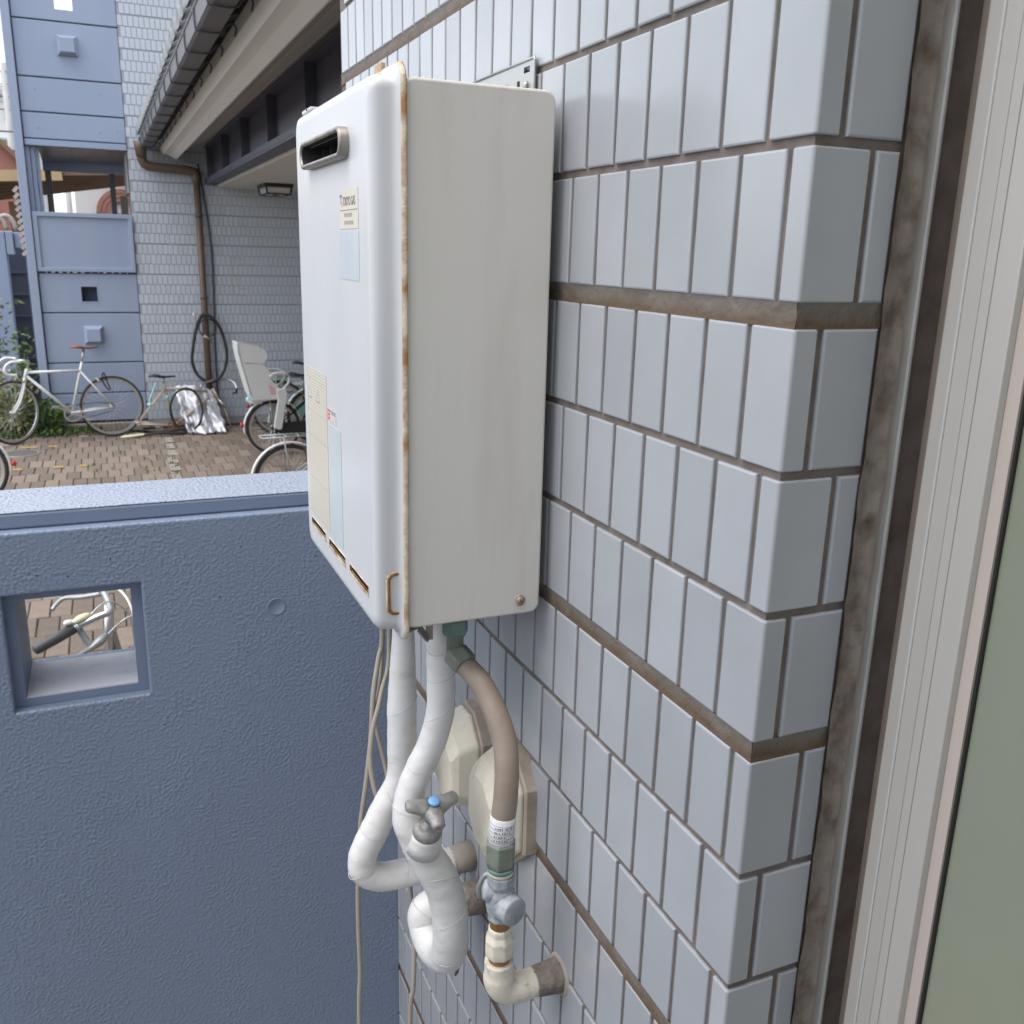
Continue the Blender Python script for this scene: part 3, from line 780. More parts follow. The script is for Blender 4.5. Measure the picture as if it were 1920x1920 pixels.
for zc, h_, y_a, y_b in ((2.1345, 0.0050, 0.4790, 0.4450), (2.1272, 0.0046, 0.4785, 0.4410)):      # two rows too faded to read
    row = MB(); yv = y_a
    while yv > y_b:
        w_ = random.uniform(0.0014, 0.0024)
        row.box(X1, XF - .0004, yv - w_, yv, zc + random.uniform(0, .0008), zc + h_ - random.uniform(0, .001))
        yv -= w_ + random.uniform(0.0008, 0.0014)
    row.build('printed_row', M['inkpale'], s1)
sticker('blue_sticker', 0.4195, 0.5030, 2.0725, 2.1210, 'label_blue')
s3 = sticker('notice_label', 0.5900, 0.7080, 1.7605, 1.9565, 'print')
for zc in (1.9435, 1.9015, 1.8680, 1.8120):
    MB().box(X1, XF - .0004, 0.5920, 0.7060, zc, zc + 0.0005).build('printed_rule', M['inkpale'], s3)
for yc, zc in ((0.690, 1.916), (0.640, 1.916)):
    a = 0.011
    MB().prism([(yc - a, zc), (yc + a, zc), (yc, zc + a * 1.5)], lambda u, v, t: (t, u, v), X1, XF - .0004).build('warning_triangle', M['inkpale'], s3)
    MB().prism([(yc - a * .6, zc + a * .25), (yc + a * .6, zc + a * .25), (yc, zc + a * 1.15)], lambda u, v, t: (t, u, v), X1 - .0001, X1 - .00001).build('triangle_inside', M['label_cream'], s3)
s4 = sticker('red_print_sticker', 0.5420, 0.5860, 1.9045, 1.9200, 'white')
MB().box(X1, XF - .0004, 0.5730, 0.5850, 1.9060, 1.9190).build('red_emblem', M['inkred'], s4)
MB().box(X1 - .0002, X1 - .0001, 0.5760, 0.5820, 1.9095, 1.9110).box(X1 - .0002, X1 - .0001, 0.5760, 0.5820, 1.9140, 1.9155).build('emblem_stroke', M['label_white'], s4)
for k, zc in enumerate((1.9170, 1.9145, 1.9105, 1.9075)):
    MB().box(X1, XF - .0004, 0.5450, 0.5700 - 0.004 * (k % 2), zc, zc + 0.0013).build('printed_row', M['ink' if k < 2 else 'inkpink'], s4)
sticker('grey_sticker', 0.5195, 0.5805, 1.7610, 1.9010, 'label_grey')

# ------------------------------------------------------------------ pipes under the heater
def wrap_lines(pts, r, step, parent, tilt=0.35):
    """thin overlap ridges of the wrapping tape"""
    L = 0
    for i in range(2, len(pts) - 2):
        a = Vector(pts[i]); b_ = Vector(pts[i + 1]); L += (b_ - a).length
        if L > step:
            L = 0
            t = (b_ - a).normalized()
            u = t.orthogonal().normalized(); w_ = t.cross(u)
            rr = r[i] if isinstance(r, list) else r
            ph = random.uniform(0, 6.28); random_tilt = random.uniform(0.25, 0.9); L = random.uniform(-0.02, 0.02)
            ring = [a + (u * math.cos(q) + w_ * math.sin(q)) * (rr * 0.998) + t * rr * random_tilt * math.sin(q + ph) for q in [2 * math.pi * k / 22 for k in range(22)]]
            MB().tube(ring, 0.0005, 5, closed=True).build('tape_edge', M['tapeline'], parent)
M['tapeline'] = mat('tape_edge_line', (0.60, 0.58, 0.55), 0.7)  # slightly darker than the tape, marks its overlap edges
PA = [(-0.1036, 0.6, 1.72), (-0.1036, 0.6, 1.6146), (-0.1044, 0.6, 1.5743), (-0.1063, 0.6, 1.5024), (-0.1067, 0.6, 1.4388), (-0.1091, 0.6, 1.390), (-0.1290, 0.6, 1.3530), (-0.1466, 0.6, 1.3186),
      (-0.1640, 0.6, 1.2830), (-0.1640, 0.6, 1.2560), (-0.1440, 0.6, 1.2400), (-0.1151, 0.6, 1.2355), (-0.0656, 0.6, 1.2355), (-0.030, 0.6, 1.2365)]
ppa = smooth_path(PA, 6)
ra = [0.0145 + min(1, max(0, (1.62 - p[2]) / 0.12)) * 0.0058 + 0.0008 * noise.noise((p[2] * 90, p[0] * 90, 0)) for p in ppa]
pa = thing('insulated_pipe', 'white wrapped pipe bending out towards the fence, farther of the two', 'pipe', (-0.09, 0.6, 1.22), 'wrapped water pipes')
MB().tube(ppa, ra, 20).build('wrapping', M['tape'], pa)
wrap_lines(ppa, ra, 0.062, pa)
MB().tube([(-0.040, 0.6, 1.2362), (-0.018, 0.6, 1.2375), (0.004, 0.6, 1.2385)], [0.0195, 0.0215, 0.0225], 18).build('wall_sleeve', M['sleevebrown'], pa)
PB = [(-0.0963, 0.47, 1.72), (-0.0963, 0.47, 1.6643), (-0.0956, 0.47, 1.6279), (-0.0945, 0.47, 1.5814), (-0.0967, 0.47, 1.5478), (-0.1075, 0.47, 1.5116), (-0.1240, 0.47, 1.4786), (-0.1355, 0.468, 1.4500),
      (-0.1395, 0.463, 1.4201), (-0.1320, 0.458, 1.3944), (-0.1175, 0.453, 1.3603), (-0.1012, 0.45, 1.327), (-0.0900, 0.45, 1.285), (-0.0862, 0.452, 1.2393), (-0.0845, 0.465, 1.2000), (-0.0851, 0.49, 1.1760),
      (-0.0880, 0.522, 1.1690), (-0.0905, 0.545, 1.1830), (-0.0900, 0.55, 1.2000), (-0.0760, 0.55, 1.2090), (-0.0576, 0.55, 1.2086), (-0.030, 0.55, 1.205)]
ppb = smooth_path(PB, 6)
rb = []
for p in ppb:
    k = min(1, max(0, (1.47 - p[2]) / 0.12))
    rb.append(0.0175 + 0.0062 * k + 0.0009 * noise.noise((p[2] * 100, p[0] * 90, 4)))
pb = thing('insulated_pipe', 'white wrapped pipe with a stop valve and a U bend, nearer of the two', 'pipe', (-0.09, 0.47, 1.15), 'wrapped water pipes')
MB().tube(ppb, rb, 22).build('wrapping', M['tape'], pb)
wrap_lines(ppb, rb, 0.055, pb)
MB().tube([(-0.045, 0.55, 1.2075), (-0.020, 0.55, 1.2050), (0.004, 0.55, 1.2035)], [0.0235, 0.0240, 0.0245], 18).build('wall_sleeve', M['concrete_sleeve'], pb)
MB().tube([(-0.074, 0.470, 1.180), (-0.071, 0.466, 1.171), (-0.0715, 0.466, 1.163), (-0.0735, 0.467, 1.157)], [0.003, 0.0034, 0.0026, 0.0014], 7).build('tape_end', M['concrete_sleeve'], pb)
# stop valve on the near pipe
vb = MB()
vax = Vector((0.06, -0.32, 0.95)).normalized()
vp = Vector((-0.1245, 0.444, 1.393))
vb.lathe(vp, vax, [(0, 0.0215), (0.010, 0.0200), (0.016, 0.0178)], 20)
MB().lathe(vp, vax, [(-0.012, 0.0225), (0.004, 0.0215), (0.012, 0.0190), (0.018, 0.0180)], 20).build('wrapped_valve_body', M['tape'], pb)
MB().lathe(vp + vax * 0.0165, vax, [(0, 0.0180), (0.004, 0.0186), (0.009, 0.0186), (0.0130, 0.0160), (0.0142, 0.0100), (0.0150, 0.0062), (0.0340, 0.0060)], 20).build('valve_bonnet', M['valve'], pb)
hub = vp + vax * 0.0640
hd = MB()
hd.lathe(hub - vax * 0.022, vax, [(0, 0.0078), (0.008, 0.0085), (0.016, 0.0125), (0.022, 0.0140), (0.026, 0.0115), (0.0265, 0.0)], 16)
ux = Vector((1, 0.05, 0)); ux = (ux - vax * ux.dot(vax)).normalized(); uy = vax.cross(ux)
for a in (12, 168, 262):
    d = ux * math.cos(R(a)) + uy * math.sin(R(a))
    rings = []
    sd = vax.cross(d)
    for q, wd, th, dz in ((0.002, 0.0150, 0.0105, -0.002), (0.012, 0.0118, 0.0090, -0.001), (0.022, 0.0095, 0.0072, 0.0012), (0.0310, 0.0085, 0.0064, 0.0028), (0.0340, 0.0055, 0.0042, 0.0028)):
        c = hub + d * q + vax * dz
        rings.append([c + sd * wd * math.cos(2 * math.pi * k / 12) + vax * th * math.sin(2 * math.pi * k / 12) for k in range(12)])
    hd.loft(rings)
hdo = hd.build('valve_handle', M['valve'], pb)
MB().lathe(hub + vax * 0.0095, vax, [(0, 0.0076), (0.0022, 0.0070), (0.0032, 0.0056), (0.0034, 0.0)], 18).build('blue_cap', M['bluecap'], hdo)

# gas line: nut under the case, hose, coupling, cock, riser out of the wall
gas = thing('gas_line', 'brown gas hose from the heater down to a grey cock and cream elbow', 'gas pipe', (-0.04, 0.306, 1.255))
def hexnut(p, d, prof, m, name, parent, n=6):
    b = MB().lathe(p, d, prof, n, smooth=False)
    return b.build(name, M[m], parent, bevel=0.0015)
MB().tube([(-0.0953, 0.42, 1.72), (-0.0953, 0.42, 1.655)], 0.0100, 14).build('gas_outlet', M['olive'], gas)
hexnut((-0.0953, 0.42, 1.697), (0, 0, -1), [(0, 0.0158), (0.016, 0.0158), (0.0205, 0.0135)], 'verdigris', 'union_nut', gas)
hz = [(-0.0945, 0.42, 1.662), (-0.0915, 0.412, 1.6475), (-0.0840, 0.400, 1.6385), (-0.0775, 0.379, 1.6290), (-0.0715, 0.352, 1.6075), (-0.0685, 0.331, 1.5830), (-0.0715, 0.315, 1.5560), (-0.0755, 0.3075, 1.5240), (-0.0785, 0.3061, 1.5000), (-0.0805, 0.3061, 1.4700)]
hp = smooth_path(hz, 6)
e0, e1 = Vector(hz[1]), Vector(hz[2])
ed = (Vector(hz[3]) - Vector(hz[1])).normalized()
hexnut(Vector((-0.0945, 0.4215, 1.653)), ed, [(-0.004, 0.0120), (0.0, 0.0165), (0.016, 0.0165), (0.021, 0.0150)], 'olive', 'hose_nut', gas)
MB().tube(hp[7:], [0.0122 + 0.0016 * min(1, i / 14) for i in range(len(hp) - 7)], 18).build('hose', M['hose'], gas)
ht = Vector((-0.0782, 0.3061, 1.5050)); hb = Vector((-0.0803, 0.3061, 1.4740))
lab = MB().lathe(ht, hb - ht, [(0, 0.0141), (0.0005, 0.0145), (0.031, 0.0145), (0.0315, 0.0141)], 24).build('hose_label', M['label_white'], gas)
for k in range(5):
    c = ht + (hb - ht) * (0.22 + 0.16 * k)
    MB().lathe(c, hb - ht, [(0, 0.01458), (0.0005, 0.01458)], 24).build('printed_rule', M['ink'], lab)
for row, n_ in ((0.30, 9), (0.47, 7), (0.62, 5), (0.78, 6)):
    c = ht + (hb - ht) * row
    bb = MB()
    for k in range(n_):
        a = R(215 + k * 11 + random.uniform(-2, 2))
        p = c + Vector((math.cos(a), math.sin(a), 0)) * 0.01455
        sd = Vector((-math.sin(a), math.cos(a), 0))
        bb.bar(p - sd * random.uniform(.0005, .0010), p + sd * random.uniform(.0005, .0011), 0.0003, random.uniform(.0012, .0022))
    bb.build('printed_row', M['ink'], lab)
rx, ry = -0.0790, 0.3061
hexnut((rx - .0013, ry, 1.4745), (0, 0, -1), [(0, 0.0158), (0.003, 0.0178), (0.026, 0.0178), (0.032, 0.0165)], 'olive', 'coupling', gas, n=6)
MB().lathe((rx - .0012, ry, 1.4420), (0, 0, -1), [(0, 0.0160), (0.004, 0.0160), (0.006, 0.0145)], 22).build('coupling_ring', M['verdigris'], gas)
MB().lathe((rx - .0010, ry, 1.4370), (0, 0, -1), [(0, 0.0138), (0.002, 0.0150), (0.005, 0.0150)], 20).build('sealing_tape', M['cream'], gas)
ck = MB()
ck.lathe((rx, ry, 1.4330), (0, 0, -1), [(0, 0.0150), (0.003, 0.0168), (0.014, 0.0165), (0.019, 0.0150), (0.026, 0.0172), (0.040, 0.0182), (0.050, 0.0165), (0.054, 0.0150), (0.060, 0.0150), (0.062, 0.0135)], 8, smooth=False)
cko = ck.build('gas_cock', M['cock'], gas, bevel=0.003)
cd = Vector((0.28, -0.95, 0.05)).normalized()
MB().lathe(Vector((rx, ry, 1.3930)), cd, [(0, 0.0168), (0.020, 0.0168), (0.0255, 0.0160), (0.0262, 0.0150), (0.0265, 0.0)], 22).build('cock_cap', M['cock'], cko)
MB().lathe(Vector((rx, ry, 1.4060)), Vector((-0.9, 0.35, 0.15)), [(0, 0.0130), (0.016, 0.0125), (0.020, 0.0100), (0.0205, 0)], 16).build('cock_key', M['cock'], cko)
def thread(z0, z1, r, parent):
    b = MB()
    k = 0
    prof = []
    z = z0
    while z > z1:
        prof += [(z0 - z, r), (z0 - z + 0.0008, r * 0.93)]
        z -= 0.0016
    b.lathe((rx, ry, z0), (0, 0, -1), prof, 20)
    return b.build('thread', M['brass'], parent)
thread(1.3720, 1.3560, 0.0118, gas)
MB().lathe((rx, ry, 1.3605), (0, 0, -1), [(0, 0.0122), (0.001, 0.0140), (0.009, 0.0143), (0.013, 0.0160), (0.016, 0.0172), (0.032, 0.0175), (0.037, 0.0168), (0.039, 0.0145)], 8, smooth=False).build('socket', M['cream'], gas, bevel=0.003)
thread(1.3225, 1.3060, 0.0122, gas)
eb = [(rx, ry, 1.3140), (rx, ry, 1.298), (rx + 0.001, ry, 1.284), (rx + 0.007, ry, 1.274), (rx + 0.018, ry, 1.2690), (rx + 0.034, ry, 1.2680), (rx + 0.046, ry, 1.2680)]
ebs = smooth_path(eb, 4)
MB().tube(ebs, [0.0170 if (i < 5 or i > len(ebs) - 6) else 0.0182 for i in range(len(ebs))], 20).build('elbow', M['cream'], gas)
sl = MB()
rings = []
for i, x in enumerate([rx + 0.044, rx + 0.050, rx + 0.062, rx + 0.074, 0.003]):
    rings.append([(x + 0.002 * noise.noise((k * .7, i, 9)), ry + (0.0165 + 0.0012 * i + 0.0018 * noise.noise((k * .9, i * .8, 2))) * math.cos(2 * math.pi * k / 18), 1.2680 + (0.0165 + 0.0012 * i + 0.0018 * noise.noise((k * .9, i * .8, 5))) * math.sin(2 * math.pi * k / 18)) for k in range(18)])
sl.loft(rings).build('mortar_sleeve', M['concrete_sleeve'], gas)
MB().lathe((0.0030, ry, 1.2680), (-1, 0, 0), [(0, 0.0265), (0.003, 0.0255), (0.0050, 0.0222)], 22).build('sleeve_collar', M['sleevebrown'], gas)

# cables
def cable(label, pts, r=0.0036, name='cable'):
    o = MB().tube(smooth_path(pts, 6), r, 8).build(name, M['cable'])
    return tag(o, label, 'cable', 'grey cables hanging under the heater')
cable('thick beige cable hanging straight down in front of the fence', [(-0.1055, 0.70, 1.72), (-0.1055, 0.7, 1.5681), (-0.1139, 0.69, 1.536), (-0.1279, 0.67, 1.4914), (-0.1343, 0.66, 1.4348), (-0.144, 0.65, 1.3753), (-0.1534, 0.65, 1.3092), (-0.156, 0.65, 1.28), (-0.1609, 0.65, 1.1867), (-0.1612, 0.65, 1.1136), (-0.1605, 0.65, 1.0381), (-0.1634, 0.65, 0.9443), (-0.160, 0.65, 0.63)], 0.0038)
cable('cable looping behind the wrapped pipes and down beside the U bend', [(-0.0977, 0.69, 1.72), (-0.0977, 0.69, 1.5709), (-0.103, 0.68, 1.5247), (-0.1161, 0.665, 1.4987), (-0.1240, 0.655, 1.480), (-0.1371, 0.645, 1.443), (-0.1428, 0.635, 1.3973), (-0.1368, 0.625, 1.3522), (-0.122, 0.625, 1.335), (-0.1068, 0.63, 1.300), (-0.0850, 0.635, 1.24), (-0.0880, 0.625, 1.19), (-0.0900, 0.61, 1.160), (-0.0930, 0.59, 1.1072), (-0.0980, 0.58, 1.05), (-0.1029, 0.58, 0.9856), (-0.103, 0.58, 0.63)], 0.0035)
cable('short cable crossing behind the straight one and ending at the wrapped pipe', [(-0.1028, 0.705, 1.72), (-0.1028, 0.705, 1.5677), (-0.1082, 0.695, 1.5211), (-0.116, 0.68, 1.4941), (-0.1278, 0.665, 1.4556), (-0.1235, 0.65, 1.4152), (-0.1185, 0.635, 1.3749), (-0.118, 0.615, 1.345)], 0.0031)
# small lead looping off the gas cock to the wall
tag(MB().tube(smooth_path([(-0.02, 0.43, 1.372), (-0.045, 0.40, 1.385), (-0.070, 0.37, 1.380), (-0.088, 0.345, 1.375), (-0.094, 0.335, 1.395), (-0.090, 0.328, 1.415), (-0.080, 0.322, 1.42)], 6), 0.0030, 8).build('cable', M['bsilver']), 'dark lead curling round the back of the grey gas cock', 'cable', 'grey cables hanging under the heater')

# wall covers over the pipe holes
def hood(label, y0, y1, z0, z1, dep, hole=False):
    t = thing('wall_cover', label, 'wall cover', (0, (y0 + y1) / 2, z0), 'beige wall covers')
    def octo(i, x, ch, dz0=0.0, dz1=0.0):
        a, b_, c, d = y0 + i, y1 - i, z0 + i + dz0, z1 - i - dz1
        return [(x, a + ch, c), (x, b_ - ch, c), (x, b_, c + ch), (x, b_, d - ch), (x, b_ - ch, d), (x, a + ch, d), (x, a, d - ch), (x, a, c + ch)]
    MB().loft([octo(0, 0.004, 0.034), octo(0, -0.013, 0.034), octo(0.002, -0.015, 0.033)], smooth=False).build('back_frame', M['hoodrim'], t)
    bd = MB().loft([octo(0.0045, -0.014, 0.032), octo(0.0055, -0.020, 0.031), octo(0.012, -0.018 - dep * .7, 0.028, 0.0, 0.006), octo(0.020, -0.018 - dep, 0.024, 0.002, 0.020)], smooth=False)
    bo = bd.build('hood', M['hood'], t, bevel=0.005, seg=3)
    if hole:
        MB().lathe((-0.050, (y0 + y1) / 2 - 0.010, z1 - 0.048), (-0.95, -0.1, 0.2), [(0, 0.0055), (0.0045, 0.0055)], 14).build('screw_hole', M['hoodrim'], bo)
    return t
hood('beige plastic wall cover behind the hose, nearer the tile corner', 0.384, 0.500, 1.350, 1.506, 0.036)
hood('beige plastic wall cover with a screw hole, nearer the fence', 0.530, 0.640, 1.338, 1.492, 0.036, True)

# ------------------------------------------------------------------ far tiled building across the court
YW = 11.33
far = thing('tiled_building', 'blue-grey tiled house wall behind the parked bicycles', 'building', (1.5, YW, 0))
FX0, FX1 = -0.036, 3.6
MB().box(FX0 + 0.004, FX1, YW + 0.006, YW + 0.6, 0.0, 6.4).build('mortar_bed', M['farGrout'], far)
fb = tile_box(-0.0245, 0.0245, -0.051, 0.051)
fb.v = [Vector((v.y, v.x, v.z)) for v in fb.v]; fb.f = [tuple(reversed(f)) for f in fb.f]
f_me = mesh_of(fb, 'tile', M['farTile'])
frest = MB()
cand = []
for t in range(-8, 13):
    for i in range(3):
        z = 2.120 + t * TT + i * (TH + TJ) + TH / 2
        if z < 0.03 or z > 6.3: continue
        x = FX0 + 0.0275 + (0.0275 if (i + t) % 2 else 0.0)
        while x < FX1 - 0.03:
            cand.append((x, z)); x += TP
def fsize(p):
    x, z = p
    hid = (x > 1.55) or z > 4.7 or (x > 0.13 and 2.8 < z < 4.7 and x > 0.15 + (z - 3.2) * 0.35)
    hid = hid or (z < 0.55)
    return (1000 if hid else 0) + abs(x - 0.25) * 1.0 + abs(z - 2.3) * 0.8
cand.sort(key=fsize)
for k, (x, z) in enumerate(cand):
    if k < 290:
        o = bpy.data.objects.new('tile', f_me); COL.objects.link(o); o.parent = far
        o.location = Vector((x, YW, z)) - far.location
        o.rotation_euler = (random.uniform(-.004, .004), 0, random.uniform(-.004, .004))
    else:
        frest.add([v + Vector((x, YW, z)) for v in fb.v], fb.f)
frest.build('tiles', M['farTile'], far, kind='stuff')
# faded outline of a removed fitting
gh = MB()
for a, b_ in (((1.02, 1.975), (1.15, 1.965)), ((1.02, 1.975), (1.02, 1.545)), ((1.02, 1.545), (1.18, 1.54)), ((1.09, 1.90), (1.09, 1.62)), ((1.09, 1.90), (1.30, 1.90)), ((1.09, 1.62), (1.20, 1.615))):
    gh.bar((a[0], YW - 0.001, a[1]), (b_[0], YW - 0.001, b_[1]), 0.002, 0.012, up=(0, 0, 1) if abs(a[1] - b_[1]) < .1 else (1, 0, 0))
gh.build('old_glue_mark', mat('glue_mark', (0.46, 0.44, 0.38), 0.9), far)

# ------------------------------------------------------------------ blue stair tower
tw = thing('stair_tower', 'painted blue concrete stair tower with a lookout opening, left of the tiled building', 'tower', (-0.6, 11.8, 0))
TX0, TX1 = -1.0450, -0.0375
G = 0.007
MB().plate(TX0 - 0.03, TX1, 0.10, 2.30, YW + 0.03, YW + 0.16, holes=[(-0.631, -0.467, 1.464, 1.629)]).build('backing_wall', M['towerdark'], tw)
MB().plate(TX0 - 0.03, TX1, 3.10, 6.4, YW + 0.03, YW + 0.16, holes=[(-0.634, -0.460, 4.452, 4.640)]).build('backing_wall', M['towerdark'], tw)
def panel(z0, z1, holes=(), x0=TX0, x1=TX1, y=YW, bev=0.006):
    return MB().plate(x0, x1, z0 + G, z1 - G, y, y + 0.029, holes=holes).build('concrete_panel', M['towerblue'], tw, bevel=bev)
panel(4.332, 5.2, [(-0.634, -0.460, 4.452, 4.640)])
panel(5.2, 6.4)
panel(3.778, 4.332); panel(3.432, 3.778); panel(3.165, 3.432)
panel(1.34, 1.775, [(-0.631, -0.467, 1.464, 1.629)])
panel(0.780, 1.34); panel(0.430, 0.780); panel(0.10, 0.430)
MB().box(-0.70, -0.40, YW + 0.161, YW + 0.17, 1.40, 1.70).build('hole_backing', M['towerdark'], tw)
MB().plate(-0.645, -0.453, 1.453, 1.640, YW - 0.004, YW + 0.002, holes=[(-0.631, -0.467, 1.464, 1.629)]).build('hole_trim', M['towerblue'], tw)
MB().box(TX0, TX1, YW - 0.02, YW + 0.16, 3.096, 3.158).build('lintel', M['towerblue'], tw, bevel=0.004)
MB().box(-1.1420, -1.0560, YW - 0.05, YW + 1.05, 0.0, 6.4).build('corner_pier', M['towerblue'], tw, bevel=0.006)
for x0, x1, yy_ in ((-1.052, -1.008, 0.04), (-1.004, -0.962, 0.07), (-0.958, -0.925, 0.11)):
    MB().box(x0, x1, YW + yy_, YW + 0.18, 2.30, 3.095).build('jamb_strip', M['towerblue'], tw, bevel=0.003)
# parapet: framed sheet
pp = MB().plate(-1.050, TX1 - 0.002, 1.790, 2.420, YW - 0.030, YW + 0.03, holes=[(-1.000, -0.080, 1.835, 2.372)]).build('parapet_frame', M['towerblue'], tw, bevel=0.005)
MB().box(-1.002, -0.078, YW - 0.006, YW + 0.02, 1.833, 2.374).build('parapet_sheet', M['towerblue'], pp)
bl = MB()
for k in range(12):
    bl.box(-0.98 + k * 0.075 + random.uniform(-.02, .02), -0.955 + k * 0.075, YW - 0.02, YW, 1.777, 1.789)
bl.build('packing_bits', M['farwhite'], tw)
def cap(x, z, s):
    def sq(h, y): return [(x - h, y, z - h), (x + h, y, z - h), (x + h, y, z + h), (x - h, y, z + h)]
    MB().loft([sq(s, YW - 0.001), sq(s, YW - 0.022), sq(s * .92, YW - 0.030), sq(s * .92, YW - 0.05), sq(s * .72, YW - 0.085), sq(s * .68, YW - 0.09)], smooth=False).build('vent_cap', M['towerblue'], tw)
cap(-0.543, 4.102, 0.098); cap(-0.543, 1.095, 0.100)
for x, z in ((-0.90, 3.66), (-0.26, 3.66), (-0.90, 3.28), (-0.30, 3.27), (-0.12, 3.30), (-0.88, 1.58), (-0.24, 1.60), (-0.80, 0.62), (-0.2, 0.62), (-0.7, 4.6), (-0.2, 4.62)):
    MB().lathe((x, YW - 0.0002, z), (0, -1, 0), [(0, 0.016), (0.002, 0.014), (0.0005, 0.009), (0.0005, 0.0)], 12).build('tie_hole_plug', M['towerblue'], tw)
# inside the lookout: metal soffit, far beam, right cheek, posts, floor
for xa, xb, dz in ((-0.93, -0.60, 0.0), (-0.593, TX1, 0.004)):
    MB().add([(xa, YW + 0.165, 3.098 + dz), (xb, YW + 0.165, 3.098 + dz), (xb, 12.26, 3.002 + dz), (xa, 12.26, 3.002 + dz), (xa, YW + 0.165, 3.118 + dz), (xb, YW + 0.165, 3.118 + dz), (xb, 12.26, 3.022 + dz), (xa, 12.26, 3.022 + dz)],
             [(0, 3, 2, 1), (4, 5, 6, 7), (0, 1, 5, 4), (1, 2, 6, 5), (2, 3, 7, 6), (3, 0, 4, 7)]).build('soffit_sheet', M['stainless'], tw)
MB().box(-0.93, TX1, 12.26, 12.36, 2.905, 3.30).build('far_beam', M['towerblue'], tw)
MB().box(-0.060, TX1 - 0.001, YW + 0.17, 12.24, 2.66, 3.10).build('cheek', M['render'], tw)
MB().box(-0.915, -0.868, 12.27, 12.33, 1.9, 2.904).build('post', M['bronze'], tw)
MB().box(-0.866, -0.850, 12.28, 12.32, 1.9, 2.904).build('post', M['bluesteel'], tw)
MB().box(-0.225, -0.165, 12.27, 12.33, 1.9, 2.904).build('post', M['bluesteel'], tw)
MB().box(-0.12, -0.04, 12.27, 12.33, 1.9, 2.66).build('post', M['bronze'], tw)
MB().box(-1.05, TX1, YW + 0.17, 12.4, 1.85, 1.90).build('landing_floor', M['floor'], tw)
MB().box(-1.05, TX1, 12.34, 12.44, 0.0, 2.30).build('rear_wall', M['towerblue'], tw)
MB().box(-1.05, TX1, 12.37, 12.46, 3.30, 4.3).build('rear_wall', M['towerblue'], tw)

# ------------------------------------------------------------------ roof over the cycle bay
roof = thing('bay_roof', 'tiled roof eave with grey gutter and white fascia running over the cycle bay', 'roof', (1.5, 7.0, 3.0))
RY0, RY1 = 2.2, 11.32
# gutter: half round trough
gr = MB()
gp = [(0.092, 3.212), (0.098, 3.128), (0.112, 3.116), (0.205, 3.116), (0.218, 3.128), (0.224, 3.205), (0.220, 3.205), (0.213, 3.130), (0.203, 3.122), (0.114, 3.122), (0.104, 3.131), (0.098, 3.212)]
gr.prism(gp, lambda u, v, t: (u, t, v), RY0, RY1 - 0.02)
gro = gr.build('gutter', M['gutter'], roof)
MB().tube([(0.091, RY0, 3.214), (0.091, RY1 - 0.02, 3.214)], 0.007, 8).build('gutter_bead', M['pantile'], gro)
y = RY0 + 0.25
while y < RY1:
    pts = [(0.086, y, 3.215), (0.091, y, 3.125), (0.110, y, 3.110), (0.205, y, 3.110), (0.235, y, 3.14), (0.262, y, 3.16), (0.285, y, 3.14), (0.275, y, 3.10)]
    MB().tube(smooth_path(pts, 3), 0.005, 6).build('gutter_hook', M['bluesteel'], roof)
    y += 0.56
# pantile courses: each tile of the eave row is a piece
pt = MB()
sl = 0.36
def arc(y, x, up, r=0.082):
    return [(x, y + r * math.cos(R(a)), up + r * 1.35 * math.sin(R(a))) for a in range(0, 181, 18)]
b0 = arc(0, 0.0, 0.0); b1 = arc(0, 0.62, 0.62 * sl)
pt.loft([[(x + 0.012, yv * .86, zv * .9) for x, yv, zv in b0], b0, b1], cap0=True, cap1=True)
pan_me = mesh_of(pt, 'pantile', M['pantile'])
pan_me.polygons.foreach_set('use_smooth', [len(p.vertices) == 4 for p in pan_me.polygons])
y = RY0 + 0.2
while y < RY1 - 0.1:
    o = bpy.data.objects.new('pantile', pan_me); COL.objects.link(o); o.parent = roof
    o.location = Vector((0.066, y, 3.236)) - roof.location
    o.rotation_euler = (0, random.uniform(-.02, .02), random.uniform(-.02, .02))
    y += 0.295
MB().add([(0.14, RY0, 3.238), (0.14, RY1, 3.238), (3.4, RY1, 3.238 + 3.26 * sl), (3.4, RY0, 3.238 + 3.26 * sl),
          (0.14, RY0, 3.20), (0.14, RY1, 3.20), (3.4, RY1, 3.20 + 3.26 * sl), (3.4, RY0, 3.20 + 3.26 * sl)],
         [(0, 3, 2, 1), (4, 5, 6, 7), (0, 1, 5, 4), (1, 2, 6, 5), (2, 3, 7, 6), (3, 0, 4, 7)]).build('roof_deck', M['underroof'], roof)
y = RY0 + 0.3
while y < RY1:
    MB().bar((0.145, y, 3.185), (0.36, y, 3.255), 0.05, 0.045).build('rafter_tail', M['underroof'], roof)
    y += 0.45
# white fascia: two-faced trough section
MB().prism([(0.302, 3.128), (0.336, 3.072), (0.345, 3.080), (0.400, 3.062), (0.464, 3.027), (0.480, 3.034), (0.478, 3.16), (0.40, 3.22), (0.302, 3.20)], lambda u, v, t: (u, t, v), RY0, 11.24).build('fascia', M['fascia'], roof)
# grey soffit vault between fascia and steel beam
sv = [(0.476, 3.036), (0.56, 3.12), (0.66, 3.185), (0.76, 3.215), (0.88, 3.22), (0.98, 3.20), (0.98, 3.26), (0.70, 3.26), (0.477, 3.16)]
MB().prism(sv, lambda u, v, t: (u, t, v), RY0, 11.26).build('soffit', M['soffit'], roof)
